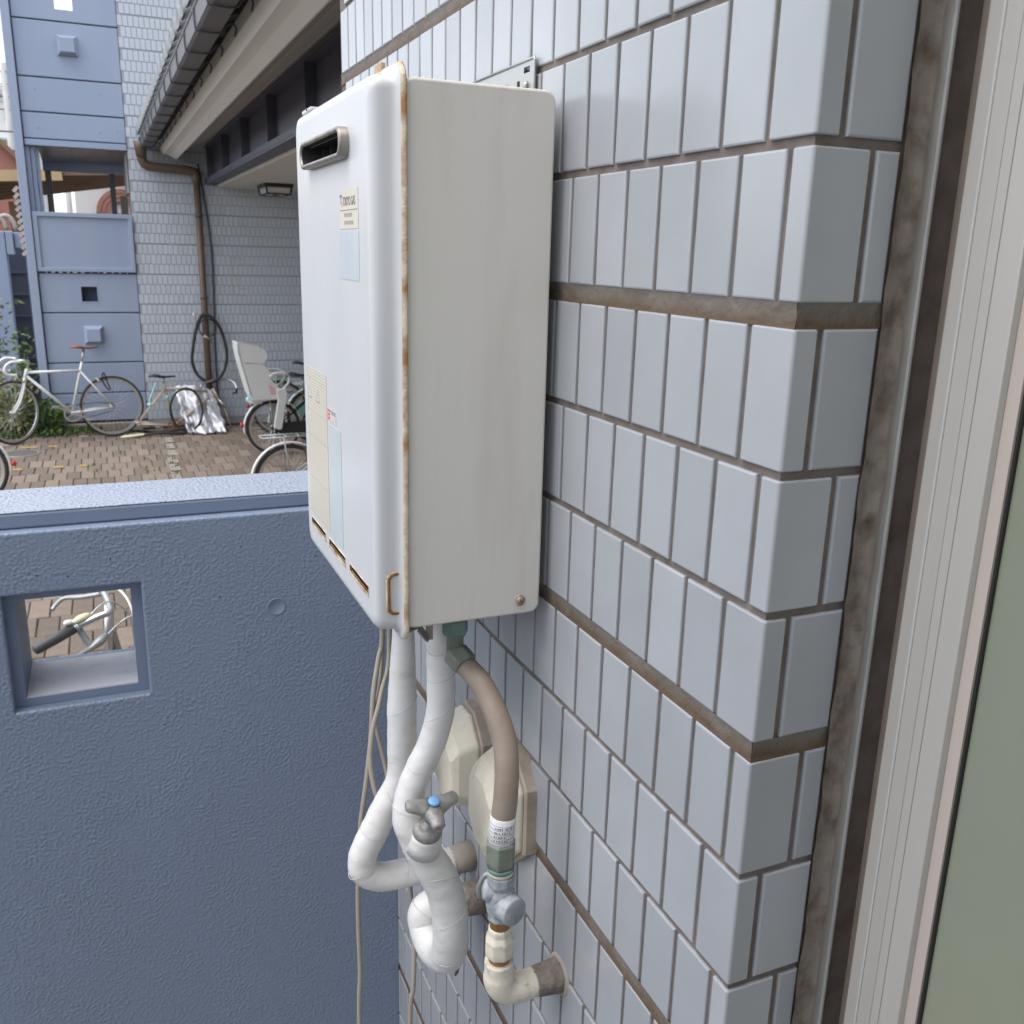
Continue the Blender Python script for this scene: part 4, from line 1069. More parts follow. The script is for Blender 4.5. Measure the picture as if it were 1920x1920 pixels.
# dark steel beam with stiffeners, a thing of its own under the roof
bm_ = thing('steel_beam', 'dark blue steel I-beam with stiffener plates above the porch ceiling', 'beam', (0.86, 7.0, 2.79))
MB().box(0.775, 0.945, RY0, RY1 - 0.005, 2.785, 2.800).build('bottom_flange', M['bluesteel'], bm_)
MB().box(0.775, 0.945, RY0, RY1 - 0.005, 3.172, 3.184).build('top_flange', M['bluesteel'], bm_)
MB().box(0.855, 0.867, RY0, RY1 - 0.005, 2.8005, 3.1715).build('web', M['bluesteel'], bm_)
MB().box(0.772, 0.784, RY0, RY1 - 0.006, 2.8005, 2.842).build('flange_lip', M['bluesteel'], bm_)
for yv in (11.15, 9.76, 8.36, 6.97, 5.56, 4.15, 2.75):
    MB().box(0.786, 0.854, yv, yv + 0.012, 2.8005, 3.1715).build('stiffener', M['bluesteel'], bm_)
# porch ceiling and its side wall
struct(MB().box(0.90, 3.6, RY0, YW + 0.003, 2.755, 2.784).build('porch_ceiling', M['ceil']))
struct(MB().box(3.2, 3.5, 1.6, YW, 0.0, 2.754).build('porch_side_wall', M['render']))
struct(MB().box(0.31, 3.5, 1.34, 1.6, 0.0, 4.2).build('rear_house_wall', M['render']))
lamp = thing('ceiling_lamp', 'black framed square lamp under the porch ceiling', 'lamp', (1.38, 10.25, 2.755))
def lr(h, z): return [(1.38 - h, 10.25 - h * 1.9, z), (1.38 + h, 10.25 - h * 1.9, z), (1.38 + h, 10.25 + h * 1.9, z), (1.38 - h, 10.25 + h * 1.9, z)]
MB().loft([lr(0.145, 2.7545), lr(0.148, 2.728), lr(0.138, 2.715)], smooth=False).build('base', M['lampblack'], lamp)
MB().loft([lr(0.126, 2.716), lr(0.118, 2.665), lr(0.11, 2.652)], smooth=False).build('diffuser', M['lampwhite'], lamp)
for sx in (-1, 1):
    for sy in (-1, 1):
        MB().bar((1.38 + sx * 0.132, 10.25 + sy * 0.25, 2.716), (1.38 + sx * 0.121, 10.25 + sy * 0.23, 2.650), 0.014).build('corner_bar', M['lampblack'], lamp)
for sx, sy in ((-1, 0), (1, 0), (0, -1), (0, 1)):
    a = Vector((1.38 + sx * 0.121 - sy * 0.121, 10.25 + sy * 0.23 - sx * 0.23, 2.650)); b_ = Vector((1.38 + sx * 0.121 + sy * 0.121, 10.25 + sy * 0.23 + sx * 0.23, 2.650))
    MB().bar(a, b_, 0.014).build('lower_bar', M['lampblack'], lamp)
MB().bar((1.38, 10.04, 2.648), (1.38, 10.46, 2.648), 0.012).build('cross_bar', M['lampblack'], lamp)

# downpipe
dp = thing('downpipe', 'brown downpipe with a boxed swan neck on the tiled building', 'pipe', (0.68, 11.25, 0))
MB().lathe((0.100, 11.18, 3.19), (0.02, 0.0, -1), [(0, 0.072), (0.05, 0.065), (0.16, 0.055)], 14).build('hopper', M['downpipe'], dp)
sw = smooth_path([(0.10, 11.20, 3.08), (0.115, 11.21, 2.99), (0.16, 11.225, 2.945), (0.30, 11.24, 2.935), (0.52, 11.25, 2.925), (0.62, 11.255, 2.915), (0.668, 11.258, 2.89), (0.674, 11.26, 2.80)], 4)
MB().tube(sw, 0.050, 12).build('swan_neck', M['downpipe'], dp)
MB().tube([(0.674, 11.26, 2.85), (0.676, 11.26, 0.0)], 0.038, 14).build('pipe', M['downpipe'], dp)
for z in (2.42, 1.5, 0.5):
    MB().lathe((0.675, 11.26, z), (0, 0, 1), [(0, 0.042), (0.03, 0.042)], 14).build('bracket', M['bluesteel'], dp)
tag(MB().tube(smooth_path([(0.70, 11.29, 3.0), (0.735, 11.30, 2.75), (0.77, 11.305, 2.45), (0.80, 11.31, 2.0), (0.79, 11.31, 1.4), (0.775, 11.31, 0.94), (0.775, 11.3, 0.3), (0.78, 11.3, 0.0)], 5), 0.011, 7).build('conduit', M['bluesteel']), 'thin dark conduit running down the tiles beside the brown downpipe', 'conduit')

# ------------------------------------------------------------------ beyond the tower
def block(name, label, cat, x0, x1, y0, y1, z0, z1, m):
    t = thing(name, label, cat, ((x0 + x1) / 2, (y0 + y1) / 2, z0))
    MB().box(x0, x1, y0, y1, z0, z1).build('wall', M[m], t)
    return t
ap = block('apartment_building', 'far white apartment block at the left edge beyond the blue tower', 'building', -9.5, -3.0, 60, 72, 0, 9.6, 'farwhite')
MB().box(-9.6, -2.9, 59.8, 72.2, 9.6, 9.9).build('roof_slab', M['render'], ap)
for k in range(5):
    for z in (8.42, 6.2, 4.0):
        wv = MB().box(-4.36 - k * 1.1, -4.08 - k * 1.1, 59.96, 60.02, z, z + 0.55).build('window', M['farpane'], ap)
        MB().box(-4.40 - k * 1.1, -4.04 - k * 1.1, 59.90, 59.959, z - 0.06, z - 0.005).build('sill', M['render'], wv)
for k in range(3):
    MB().box(-9.0, -3.1, 59.3, 59.95, 2.9 + k * 2.2, 3.0 + k * 2.2).build('balcony', M['render'], ap)
rb = thing('red_brown_house', 'red-brown gabled house at the left edge behind the tower', 'building', (-3.2, 27, 0))
MB().prism([(-4.6, 0), (-1.9, 0), (-1.9, 3.9), (-2.25, 4.32), (-4.6, 6.6)], lambda u, v, t: (u, t, v), 26, 33).build('wall', M['redwall'], rb)
MB().bar((-4.7, 29.5, 6.75), (-1.75, 29.5, 3.80), 7.4, 0.10, up=(1, 0, 1)).build('roof', M['brownroof'], rb)
# utility poles and wires far off
for k, (x, yv, h) in enumerate(((-2.95, 40, 8.2), (-0.95, 26, 4.9))):
    t = thing('utility_pole', ['grey utility pole with wires at the far left', 'slim utility pole seen through the tower lookout'][k], 'pole', (x, yv, 0), 'utility poles')
    MB().tube([(x, yv, 0), (x, yv, h)], [0.13, 0.10] if k == 0 else [0.07, 0.06], 10).build('pole', M['render'], t)
    for q in range(3):
        MB().bar((x - 0.7, yv, h - 0.3 - q * 0.5), (x + 0.7, yv, h - 0.3 - q * 0.5), 0.07).build('crossarm', M['render'], t)
    for q in range(4):
        MB().tube(smooth_path([(x - 9, yv + 1, h - 0.2 - q * .42), (x - 0.4, yv, h - 0.3 - q * .42), (x + 9, yv - 1, h - 0.1 - q * .42)], 4), 0.02, 5).build('wire', M['bluesteel'], t)
nr = thing('neighbour_roof', 'ochre edged roof overhang beyond the blue tower', 'roof', (-1.0, 15.5, 2.7))
MB().bar((-6.0, 15.06, 2.70), (-0.80, 15.06, 3.03), 0.12, 0.15).build('fascia_board', M['orangeroof'], nr)
for k in range(7):
    f0, f1 = k / 7, (k + 0.9) / 7
    y0_, y1_ = 15.13 + 1.4 * f0, 15.13 + 1.4 * f1
    zl0, zl1, zr0, zr1 = 2.72 - 0.72 * f0, 2.72 - 0.72 * f1, 3.10 - 0.05 * f0, 3.10 - 0.05 * f1
    MB().add([(-6.0, y0_, zl0), (0.4, y0_, zr0), (0.4, y1_, zr1), (-6.0, y1_, zl1), (-6.0, y0_, zl0 + .05), (0.4, y0_, zr0 + .05), (0.4, y1_, zr1 + .05), (-6.0, y1_, zl1 + .05)],
             [(0, 3, 2, 1), (4, 5, 6, 7), (0, 1, 5, 4), (1, 2, 6, 5), (2, 3, 7, 6), (3, 0, 4, 7)]).build('soffit_board', M['brownroof'], nr)
MB().box(-1.56, -1.44, 15.6, 15.75, 0, 2.66).build('post', M['brownroof'], nr)
MB().bar((-1.50, 15.65, 2.2), (-1.20, 15.65, 2.62), 0.08).build('brace', M['brownroof'], nr)
MB().box(-6.0, -1.9, 16.6, 16.9, 0, 2.6).build('rear_wall', M['brownroof'], nr)
wb = block('white_outbuilding', 'white rendered outbuilding with a brick arch seen through the lookout', 'building', -0.70, 1.6, 18.0, 21, 0, 4.2, 'farwhite')
for r_, r2 in ((0.19, 0.245), (0.252, 0.32), (0.327, 0.40)):
    MB().prism([(0.02 + r2 * math.cos(R(a)), 2.62 + r2 * math.sin(R(a))) for a in range(0, 181, 12)] + [(0.02 + r_ * math.cos(R(a)), 2.62 + r_ * math.sin(R(a))) for a in range(180, -1, -12)], lambda u, v, t: (u, t, v), 17.93 - r2 * .1, 18.0).build('arch_ring', M['archbrick'], wb)
MB().box(-0.38, 0.42, 17.90, 17.995, 0, 2.615).build('arch_door', M['archbrick'], wb)
MB().bar((-0.72, 17.9, 3.35), (0.6, 17.9, 2.90), 0.08, 0.07).build('cable_duct', M['render'], wb)
nw = thing('neighbour_wall', 'blue panelled boundary wall in the alley left of the tower', 'wall', (-2.0, 13.0, 0))
MB().box(-4.0, -1.462, 13.0, 13.25, 0, 2.22).build('panel', M['towerblue'], nw, bevel=0.01)
MB().box(-1.455, -1.372, 13.0, 13.2, 1.94, 2.222).build('panel', M['towerblue'], nw, bevel=0.01)
MB().box(-1.365, -1.20, 13.05, 13.2, 2.02, 2.21).build('panel', M['towerblue'], nw, bevel=0.01)
MB().box(-2.2, -0.9, 13.7, 13.8, 0, 2.03).build('alley_gate', M['bluesteel'], nw)
for k in range(6):
    MB().box(-1.7, -0.95, 13.68, 13.699, 0.3 + k * .28, 0.32 + k * .28).build('gate_rail', M['towerdark'], nw)
for k in range(3):
    b = MB().tube([(-1.9 + k * .13, 14.05, 2.24 + 0.14 * math.sin(R(a)) - .02) if False else (-1.52 - 0.11 * k + 0.11 * math.cos(R(a)), 14.2, 2.24 + 0.19 * math.sin(R(a))) for a in range(0, 181, 15)], 0.03, 8)
    tag(b.build('ridge_tile', M['terracotta']), ['rounded pinkish ridge tile on the alley wall, nearest the tower', 'rounded pinkish ridge tile on the alley wall, middle of three', 'rounded pinkish ridge tile on the alley wall, leftmost of three'][k], 'roof tile', 'ridge tiles on the alley wall')
vt = thing('verge_tiles', 'stepped column of pinkish roof tile ends beside the blue tower pier', 'roof tiles', (-1.19, 11.6, 1.9))
for k in range(11):
    z = 2.655 - k * 0.0665; x = -1.176 + k * 0.0026
    MB().bar((x - 0.036, 11.52, z - 0.035), (x + 0.012, 11.52, z + 0.018), 0.16, 0.036, up=(-1, 0, 1)).build('tile', M['terracotta'], vt)
MB().box(-1.168, -1.145, 11.5, 11.65, 0, 2.66).build('backing_post', M['towerdark'], vt)

# ------------------------------------------------------------------ bicycles
class Frame2:
    """local frame of a bicycle: s forward along the ground, z up, t sideways"""
    def __init__(f, o, d):
        f.o = Vector((o[0], o[1], 0)); f.d = Vector((d[0], d[1], 0)).normalized(); f.n = Vector((-f.d.y, f.d.x, 0))
    def __call__(f, s, z, t=0.0):
        return f.o + f.d * s + f.n * t + Vector((0, 0, z))

def wheel(F, s, z, r, root, rim='alloy', tw=0.014, steer=0.0, nsp=28, t0=0.0, tyre_m='tyre', rimw=0.010):
    """wheel part with tyre, rim, spokes and hub under it"""
    c = F(s, z, t0)
    ax = (F.n * math.cos(steer) + F.d * math.sin(steer)); fw = (F.d * math.cos(steer) - F.n * math.sin(steer))
    up = Vector((0, 0, 1))
    P = lambda a, q, w=0.0: c + (fw * math.cos(a) + up * math.sin(a)) * q + ax * w
    N = 44
    w = MB().tube([P(2 * math.pi * k / N, r - tw) for k in range(N)], tw, 8, closed=True).build('wheel', M[tyre_m], root)
    rr = MB()
    rr.loft([[P(2 * math.pi * k / N, r - 2 * tw + 0.004, -rimw), P(2 * math.pi * k / N, r - 2 * tw - 0.020, -rimw * .7), P(2 * math.pi * k / N, r - 2 * tw - 0.020, rimw * .7), P(2 * math.pi * k / N, r - 2 * tw + 0.004, rimw)] for k in range(N)], smooth=False, closed=True)
    rr.build('rim', M[rim], w)
    sp = MB()
    for k in range(nsp):
        a = 2 * math.pi * k / nsp; off = (0.35 if k % 2 else -0.35); sd = 0.024 if k % 4 < 2 else -0.024
        p, q = P(a + off, 0.020, sd), P(a, r - 2 * tw - 0.018)
        sp.tube([p, q], 0.0013, 4)
    sp.build('spokes', M['spoke'], w)
    MB().lathe(c - ax * 0.05, ax, [(0, 0.008), (0.02, 0.010), (0.022, 0.024), (0.028, 0.024), (0.030, 0.012), (0.07, 0.012), (0.072, 0.024), (0.078, 0.024), (0.080, 0.010), (0.10, 0.008)], 12).build('hub', M['alloy'], w)
    return w

def fender(F, s, z, r, a0, a1, root, m, w=0.024):
    b = MB(); rings = []
    for k in range(25):
        a = R(a0 + (a1 - a0) * k / 24)
        e = Vector((0, 0, 0))
        def P(q, t): return F(s + q * math.cos(a), z + q * math.sin(a), t)
        rings.append([P(r, -w), P(r + 0.010, -w * .55), P(r + 0.013, 0), P(r + 0.010, w * .55), P(r, w), P(r + 0.007, w * .5), P(r + 0.010, 0), P(r + 0.007, -w * .5)])
    b.loft(rings)
    return b.build('fender', M[m], root)

def saddle(F, s, z, root, m, L=0.27, W=0.15, post=None):
    b = MB(); rings = []
    for q, hw, h, dz in ((0, .018, .012, .012), (.10, .55, .022, .018), (.22, .98, .03, .022), (.35, .95, .03, .016), (.5, .55, .024, .006), (.7, .28, .02, .004), (.9, .22, .018, .008), (1.0, .10, .012, .008)):
        hw = max(hw * W / 2, 0.008)
        c = s - L / 2 + q * L
        rings.append([F(c, z + dz + h * math.sin(2 * math.pi * k / 10) * .6, hw * math.cos(2 * math.pi * k / 10)) for k in range(10)])
    b.loft(rings)
    return b.build('saddle', M[m], root)

def crank(F, s, z, root, ring_r=0.075, ang=20, L=0.165, t=-0.05, m='alloy'):
    cr = MB()
    rg = []
    for k in range(26):
        a = 2 * math.pi * k / 26
        rg.append([F(s + q * math.cos(a), z + q * math.sin(a), t + e) for q, e in ((ring_r, 0), (ring_r, -.004), (ring_r - .016, -.004), (ring_r - .016, 0))])
    cr.loft(rg, smooth=False, closed=True)
    for k in range(5):
        a = 2 * math.pi * k / 5
        cr.bar(F(s, z, t - .002), F(s + (ring_r - .012) * math.cos(a), z + (ring_r - .012) * math.sin(a), t - .002), 0.014, 0.005)
    cr.lathe(F(s, z, -0.06), F.n, [(0, 0.016), (0.12, 0.016)], 10)
    c = cr.build('crankset', M[m], root)
    for sg, tt in ((1, t - 0.012), (-1, -t + 0.012)):
        e = F(s + sg * L * math.cos(R(ang)), z + sg * L * math.sin(R(ang)), tt)
        MB().bar(F(s, z, tt), e, 0.014, 0.022).build('crank_arm', M[m], c)
        MB().bar(e + F.n * (-0.05 if tt < 0 else 0.0) - F.d * 0.04, e + F.n * (-0.05 if tt < 0 else 0.0) + F.d * 0.04, 0.07, 0.016).build('pedal', M['alloy'], c)
    return c

def tubes(F, segs, root, name, m, n=9):
    b = MB()
    for pts, r in segs:
        b.tube([F(*p) for p in pts], r, n)
    return b.build(name, M[m], root)

# white road bicycle against the tower
F = Frame2((-1.394, 10.637), (0.97551, 0.21994))
wb_ = thing('road_bicycle', 'white drop-bar road bicycle with tan saddle leaning along the blue tower', 'bicycle', F(0.5, 0), 'bicycles in the court')
wheel(F, 0.0, 0.342, 0.342, wb_, steer=R(-32)); wheel(F, 1.0, 0.342, 0.342, wb_)
tubes(F, [([(0.175, 0.762, 0), (0.702, 0.755, 0)], 0.0155), ([(0.165, 0.725, 0), (0.578, 0.300, 0)], 0.0165), ([(0.730, 0.850, 0), (0.702, 0.755, 0), (0.578, 0.300, 0)], 0.0155), ([(0.180, 0.800, 0), (0.146, 0.690, 0)], 0.019),
          ([(0.702, 0.745, .018), (1.0, 0.342, .062)], 0.0085), ([(0.702, 0.745, -.018), (1.0, 0.342, -.062)], 0.0085), ([(0.578, 0.300, .02), (1.0, 0.342, .062)], 0.010), ([(0.578, 0.300, -.02), (1.0, 0.342, -.062)], 0.010)], wb_, 'frame', 'bwhite')
fk = [[(0.146, 0.69, 0.03 * q), (0.125, 0.60, 0.045 * q), (0.075, 0.46, 0.05 * q), (0.0, 0.342, 0.052 * q)] for q in (-1, 1)]
tubes(F, [(smooth_path(p, 4), 0.011) for p in fk] + [([(0.146, 0.69, -.05), (0.146, 0.69, .05)], 0.014)], wb_, 'fork', 'bwhite')
tubes(F, [([(0.730, 0.850, 0), (0.757, 0.985, 0)], 0.0135)], wb_, 'seatpost', 'alloy')
saddle(F, 0.76, 0.995, wb_, 'leather', 0.29, 0.15)
tubes(F, [([(0.180, 0.80, 0), (0.205, 0.885, 0), (0.10, 0.893, 0)], 0.012), ([(0.10, 0.893, -.19), (0.10, 0.893, .19)], 0.0125)], wb_, 'stem', 'alloy')
for q in (-1, 1):
    hbp = smooth_path([(0.10, 0.893, .12 * q), (0.09, 0.895, .19 * q), (0.01, 0.898, .20 * q), (-0.050, 0.855, .205 * q), (-0.060, 0.80, .21 * q), (-0.02, 0.768, .21 * q), (0.05, 0.765, .21 * q)], 5)
    hb_ = MB().tube([F(*p) for p in hbp], 0.0145, 8).build('drop_bar', M['bwhite'], wb_)
    MB().bar(F(-0.045, 0.875, .205 * q), F(-0.03, 0.80, .21 * q), 0.012, 0.016).build('brake_lever', M['alloy'], hb_)
crank(F, 0.578, 0.300, wb_, 0.095, -24, t=-0.05)
tubes(F, [(smooth_path([(0.578, 0.39, -.05), (0.8, 0.40, -.05), (1.0, 0.385, -.05)], 3), 0.004), (smooth_path([(0.578, 0.21, -.05), (0.8, 0.26, -.05), (1.0, 0.30, -.05)], 3), 0.004)], wb_, 'chain', 'bblack')
tubes(F, [([(0.90, 0.62, -.03), (0.86, 0.66, 0), (0.90, 0.62, .03)], 0.010), ([(0.145, 0.70, -.05), (0.12, 0.66, -.03)], 0.012)], wb_, 'brake', 'alloy')
tag(MB().tube(smooth_path([tuple(F(*p)) for p in ((0.925, 0.72, -.03), (0.915, 0.64, -.035), (0.955, 0.55, -.04), (0.985, 0.545, -.04), (0.965, 0.62, -.03), (0.945, 0.70, -.03))], 4, closed=True), 0.008, 7, closed=True).build('bike_lock', M['bblack']), 'black shackle lock hanging on the rear wheel of the white road bicycle', 'lock')

# stripped beige frame lying by the tower foot
F = Frame2((0.0, 10.86), (1, 0.02))
br_ = thing('stripped_bicycle', 'stripped beige bicycle frame with black saddle slumped between white bicycle and silver sheet', 'bicycle', F(0.1, 0), 'bicycles in the court')
tubes(F, [([(0.147, 0.585, 0), (0.152, 0.52, 0), (0.226, 0.085, 0)], 0.0155), ([(0.155, 0.53, 0), (0.29, 0.515, 0), (0.62, 0.47, 0)], 0.014), ([(0.226, 0.085, 0), (0.62, 0.40, 0)], 0.016),
          ([(0.150, 0.520, .02), (-0.165, 0.145, .06)], 0.009), ([(0.150, 0.520, -.02), (-0.165, 0.145, -.06)], 0.009), ([(0.226, 0.085, .02), (-0.165, 0.140, .06)], 0.010), ([(0.226, 0.085, -.02), (-0.165, 0.140, -.06)], 0.010)], br_, 'frame', 'champagne')
MB().lathe(F(0.1555, 0.495), (0.17, 0, -1), [(0, 0.0168), (0.03, 0.0168)], 12).build('orange_band', M['orangeroof'], br_)
MB().lathe(F(0.165, 0.445), (0.17, 0, -1), [(0, 0.0168), (0.05, 0.0168)], 12).build('blue_band', M['cyan'], br_)
saddle(F, 0.13, 0.650, br_, 'bblack', 0.29, 0.15)
tubes(F, [([(0.147, 0.58, 0), (0.142, 0.65, 0)], 0.012)], br_, 'seatpost', 'alloy')
crank(F, 0.226, 0.100, br_, 0.075, 12, t=-0.05, m='rustdark')
MB().lathe(F(-0.165, 0.140, -.07), F.n, [(0, 0.022), (0.14, 0.022)], 10).build('dropout', M['alloy'], br_)
tubes(F, [(smooth_path([(0.06, 0.60, -.02), (0.02, 0.50, -.03), (-0.02, 0.40, -.03), (-0.03, 0.35, -.03)], 3), 0.009), ([(-0.05, 0.345, -.03), (0.0, 0.35, -.03)], 0.020)], br_, 'rear_lamp', 'cyan')
N_ = 30
tag(MB().tube([F(0.36 + 0.175 * math.cos(2 * math.pi * k / N_), 0.285 + 0.245 * math.sin(2 * math.pi * k / N_), -0.10 + 0.03 * math.sin(4 * math.pi * k / N_)) for k in range(N_)], 0.013, 7, closed=True).build('tyre', M['tyre']), 'thin black tyre standing against the silver sheet', 'tyre', 'loose tyres')
tag(MB().tube([F(0.05 + 0.34 * math.cos(2 * math.pi * k / N_), 0.025 + 0.015 * math.sin(6 * math.pi * k / N_), -0.03 + 0.14 * math.sin(2 * math.pi * k / N_)) for k in range(N_)], 0.015, 7, closed=True).build('tyre', M['tyre']), 'black tyre lying flat on the pavers under the stripped frame', 'tyre', 'loose tyres')
tag(MB().tube([F(0.16 + 0.27 * math.cos(2 * math.pi * k / N_), 0.055 + 0.012 * math.sin(5 * math.pi * k / N_), 0.02 + 0.13 * math.sin(2 * math.pi * k / N_)) for k in range(N_)], 0.013, 7, closed=True).build('tyre', M['tyre']), 'second black tyre lying crumpled on top of the flat one', 'tyre', 'loose tyres')
tag(MB().tube(smooth_path([tuple(F(*p)) for p in ((-0.36, 0.012, -.14), (-0.25, 0.02, -.16), (-0.12, 0.028, -.15), (-0.02, 0.02, -.15))], 4), [0.008, 0.012, 0.016, 0.018, 0.018, 0.018, 0.017, 0.016, 0.015, 0.014, 0.012, 0.012, 0.01], 7).build('pump', M['creamplastic']), 'pale plastic stick lying on the pavers below the white wheel', 'stick')

# fork with drop bars leaning on the tiles
F = Frame2((0.72, 10.95), (1, 0.0))
fk_ = thing('bicycle_fork', 'loose beige bicycle fork with drop handlebar leaning on the tiled wall', 'bicycle part', F(0.05, 0), 'bicycles in the court')
lean = lambda s, z, t: F(s, z, t + 0.26 * z / 0.55)
bq = MB()
for e, tp in (((0.055, 0.0, 0.0), (0.015, 0.31, 0.0)), ((0.155, 0.0, 0.03), (0.085, 0.30, 0.01))):
    bq.tube([lean(*e), lean((e[0] + tp[0]) / 2, tp[1] / 2, .01), lean(*tp), lean(0.035, 0.335, 0)], [0.008, 0.010, 0.012, 0.014], 8)
bq.build('blades', M['champagne'], fk_)
MB().tube([lean(0.05, 0.31, 0), lean(-0.015, 0.46, 0)], 0.017, 10).build('head_tube', M['champagne'], fk_)
MB().tube([lean(-0.015, 0.46, 0), lean(-0.03, 0.53, 0), lean(0.05, 0.545, -0.02)], 0.012, 8).build('stem', M['bblack'], fk_)
MB().tube(smooth_path([tuple(lean(*p)) for p in ((-0.16, 0.43, -.10), (-0.15, 0.51, -.08), (-0.05, 0.545, -.03), (0.06, 0.555, 0.0), (0.16, 0.56, .02), (0.235, 0.525, 0.0), (0.262, 0.45, -.03), (0.240, 0.41, -.05), (0.20, 0.405, -.06))], 5), 0.0125, 8).build('drop_bar', M['alloy'], fk_)
MB().tube([lean(0.262, 0.455, -.03), lean(0.245, 0.413, -.05), lean(0.20, 0.405, -.06)], 0.0145, 8).build('bar_tape', M['bblack'], fk_)
MB().tube([lean(0.02, 0.36, -.02), lean(0.07, 0.30, -.05), lean(0.10, 0.26, -.04)], 0.012, 7).build('brake', M['alloy'], fk_)

# tyre and cable lock hung round the downpipe
hp_ = smooth_path([(0.6578, 1.334), (0.585, 1.22), (0.5439, 1.0934), (0.510, 0.93), (0.4941, 0.8032), (0.515, 0.69), (0.562, 0.605), (0.6649, 0.535), (0.775, 0.570), (0.850, 0.66), (0.8882, 0.7953), (0.888, 0.92), (0.8693, 1.043), (0.835, 1.16), (0.77, 1.27)], 4, closed=True)
tag(MB().tube([(x, 11.195 + 0.01 * math.sin(k * .4), z) for k, (x, z) in enumerate(hp_)], 0.0185, 8, closed=True).build('tyre', M['tyre']), 'black tyre hung in a teardrop on the brown downpipe', 'tyre', 'loose tyres')
cl = thing('cable_lock', 'dark looped cable lock hanging on the downpipe inside the tyre', 'lock', (0.69, 11.17, 1.06))
MB().tube([(0.688 + 0.095 * math.cos(2 * math.pi * k / 26), 11.165, 1.178 + 0.102 * math.sin(2 * math.pi * k / 26)) for k in range(26)], 0.008, 7, closed=True).build('loop', M['bblack'], cl)
MB().lathe((0.64, 11.16, 1.085), (0.6, 0, -.35), [(0, 0.016), (0.10, 0.016)], 10).build('barrel', M['steel'], cl)
tag(MB().tube(smooth_path([(0.535, 11.2, 1.345), (0.55, 11.195, 1.33), (0.555, 11.19, 1.28), (0.56, 11.19, 1.22)], 4), [0.008, 0.01, 0.014, 0.016, 0.017, 0.017, 0.016, 0.015, 0.014, 0.012, 0.01, 0.009, 0.008], 7).build('hand_pump', M['alloy']), 'small pale pump hung beside the teardrop tyre', 'pump')

# crumpled silver sheet
def sheet():
    b = MB(); nu, nv = 34, 30; vs = []
    for j_ in range(nv + 1):
        v = j_ / nv
        for i_ in range(nu + 1):
            u = i_ / nu
            xl = 0.270 + 0.09 * v ** 1.6; xr = 0.70 + 0.09 * v
            top = 0.53 - 0.05 * abs(u - 0.45) - 0.14 * max(0, u - 0.55) * (1 if u > .55 else 0)
            z = top * (1 - v) ** 0.85 + 0.008
            x = xl + (xr - xl) * u
            f = noise.noise((u * 5.0, v * 2.2, 1.3)); g = noise.noise((u * 11, v * 6, 7.7))
            fold = 0.095 * f + 0.05 * g + 0.025 * noise.noise((u * 24, v * 15, 2.2))
            y_ = 11.10 - 0.36 * v ** 1.3 + fold * (0.4 + 0.8 * v) - 0.06 * math.sin(u * 3.14)
            x += 0.03 * noise.noise((v * 7, u * 4, 3)); z = max(0.012 + 0.02 * abs(g), z + 0.03 * g * (1 - v))
            vs.append((x, y_, z))
    fs = [(j_ * (nu + 1) + i_, j_ * (nu + 1) + i_ + 1, (j_ + 1) * (nu + 1) + i_ + 1, (j_ + 1) * (nu + 1) + i_) for j_ in range(nv) for i_ in range(nu)]
    b.add(vs, fs, True)
    o = b.build('silver_sheet', M['foil'])
    so = o.modifiers.new('thick', 'SOLIDIFY'); so.thickness = 0.004
    return o
tag(sheet(), 'crumpled silver bicycle cover heaped against the tiled wall', 'cover')

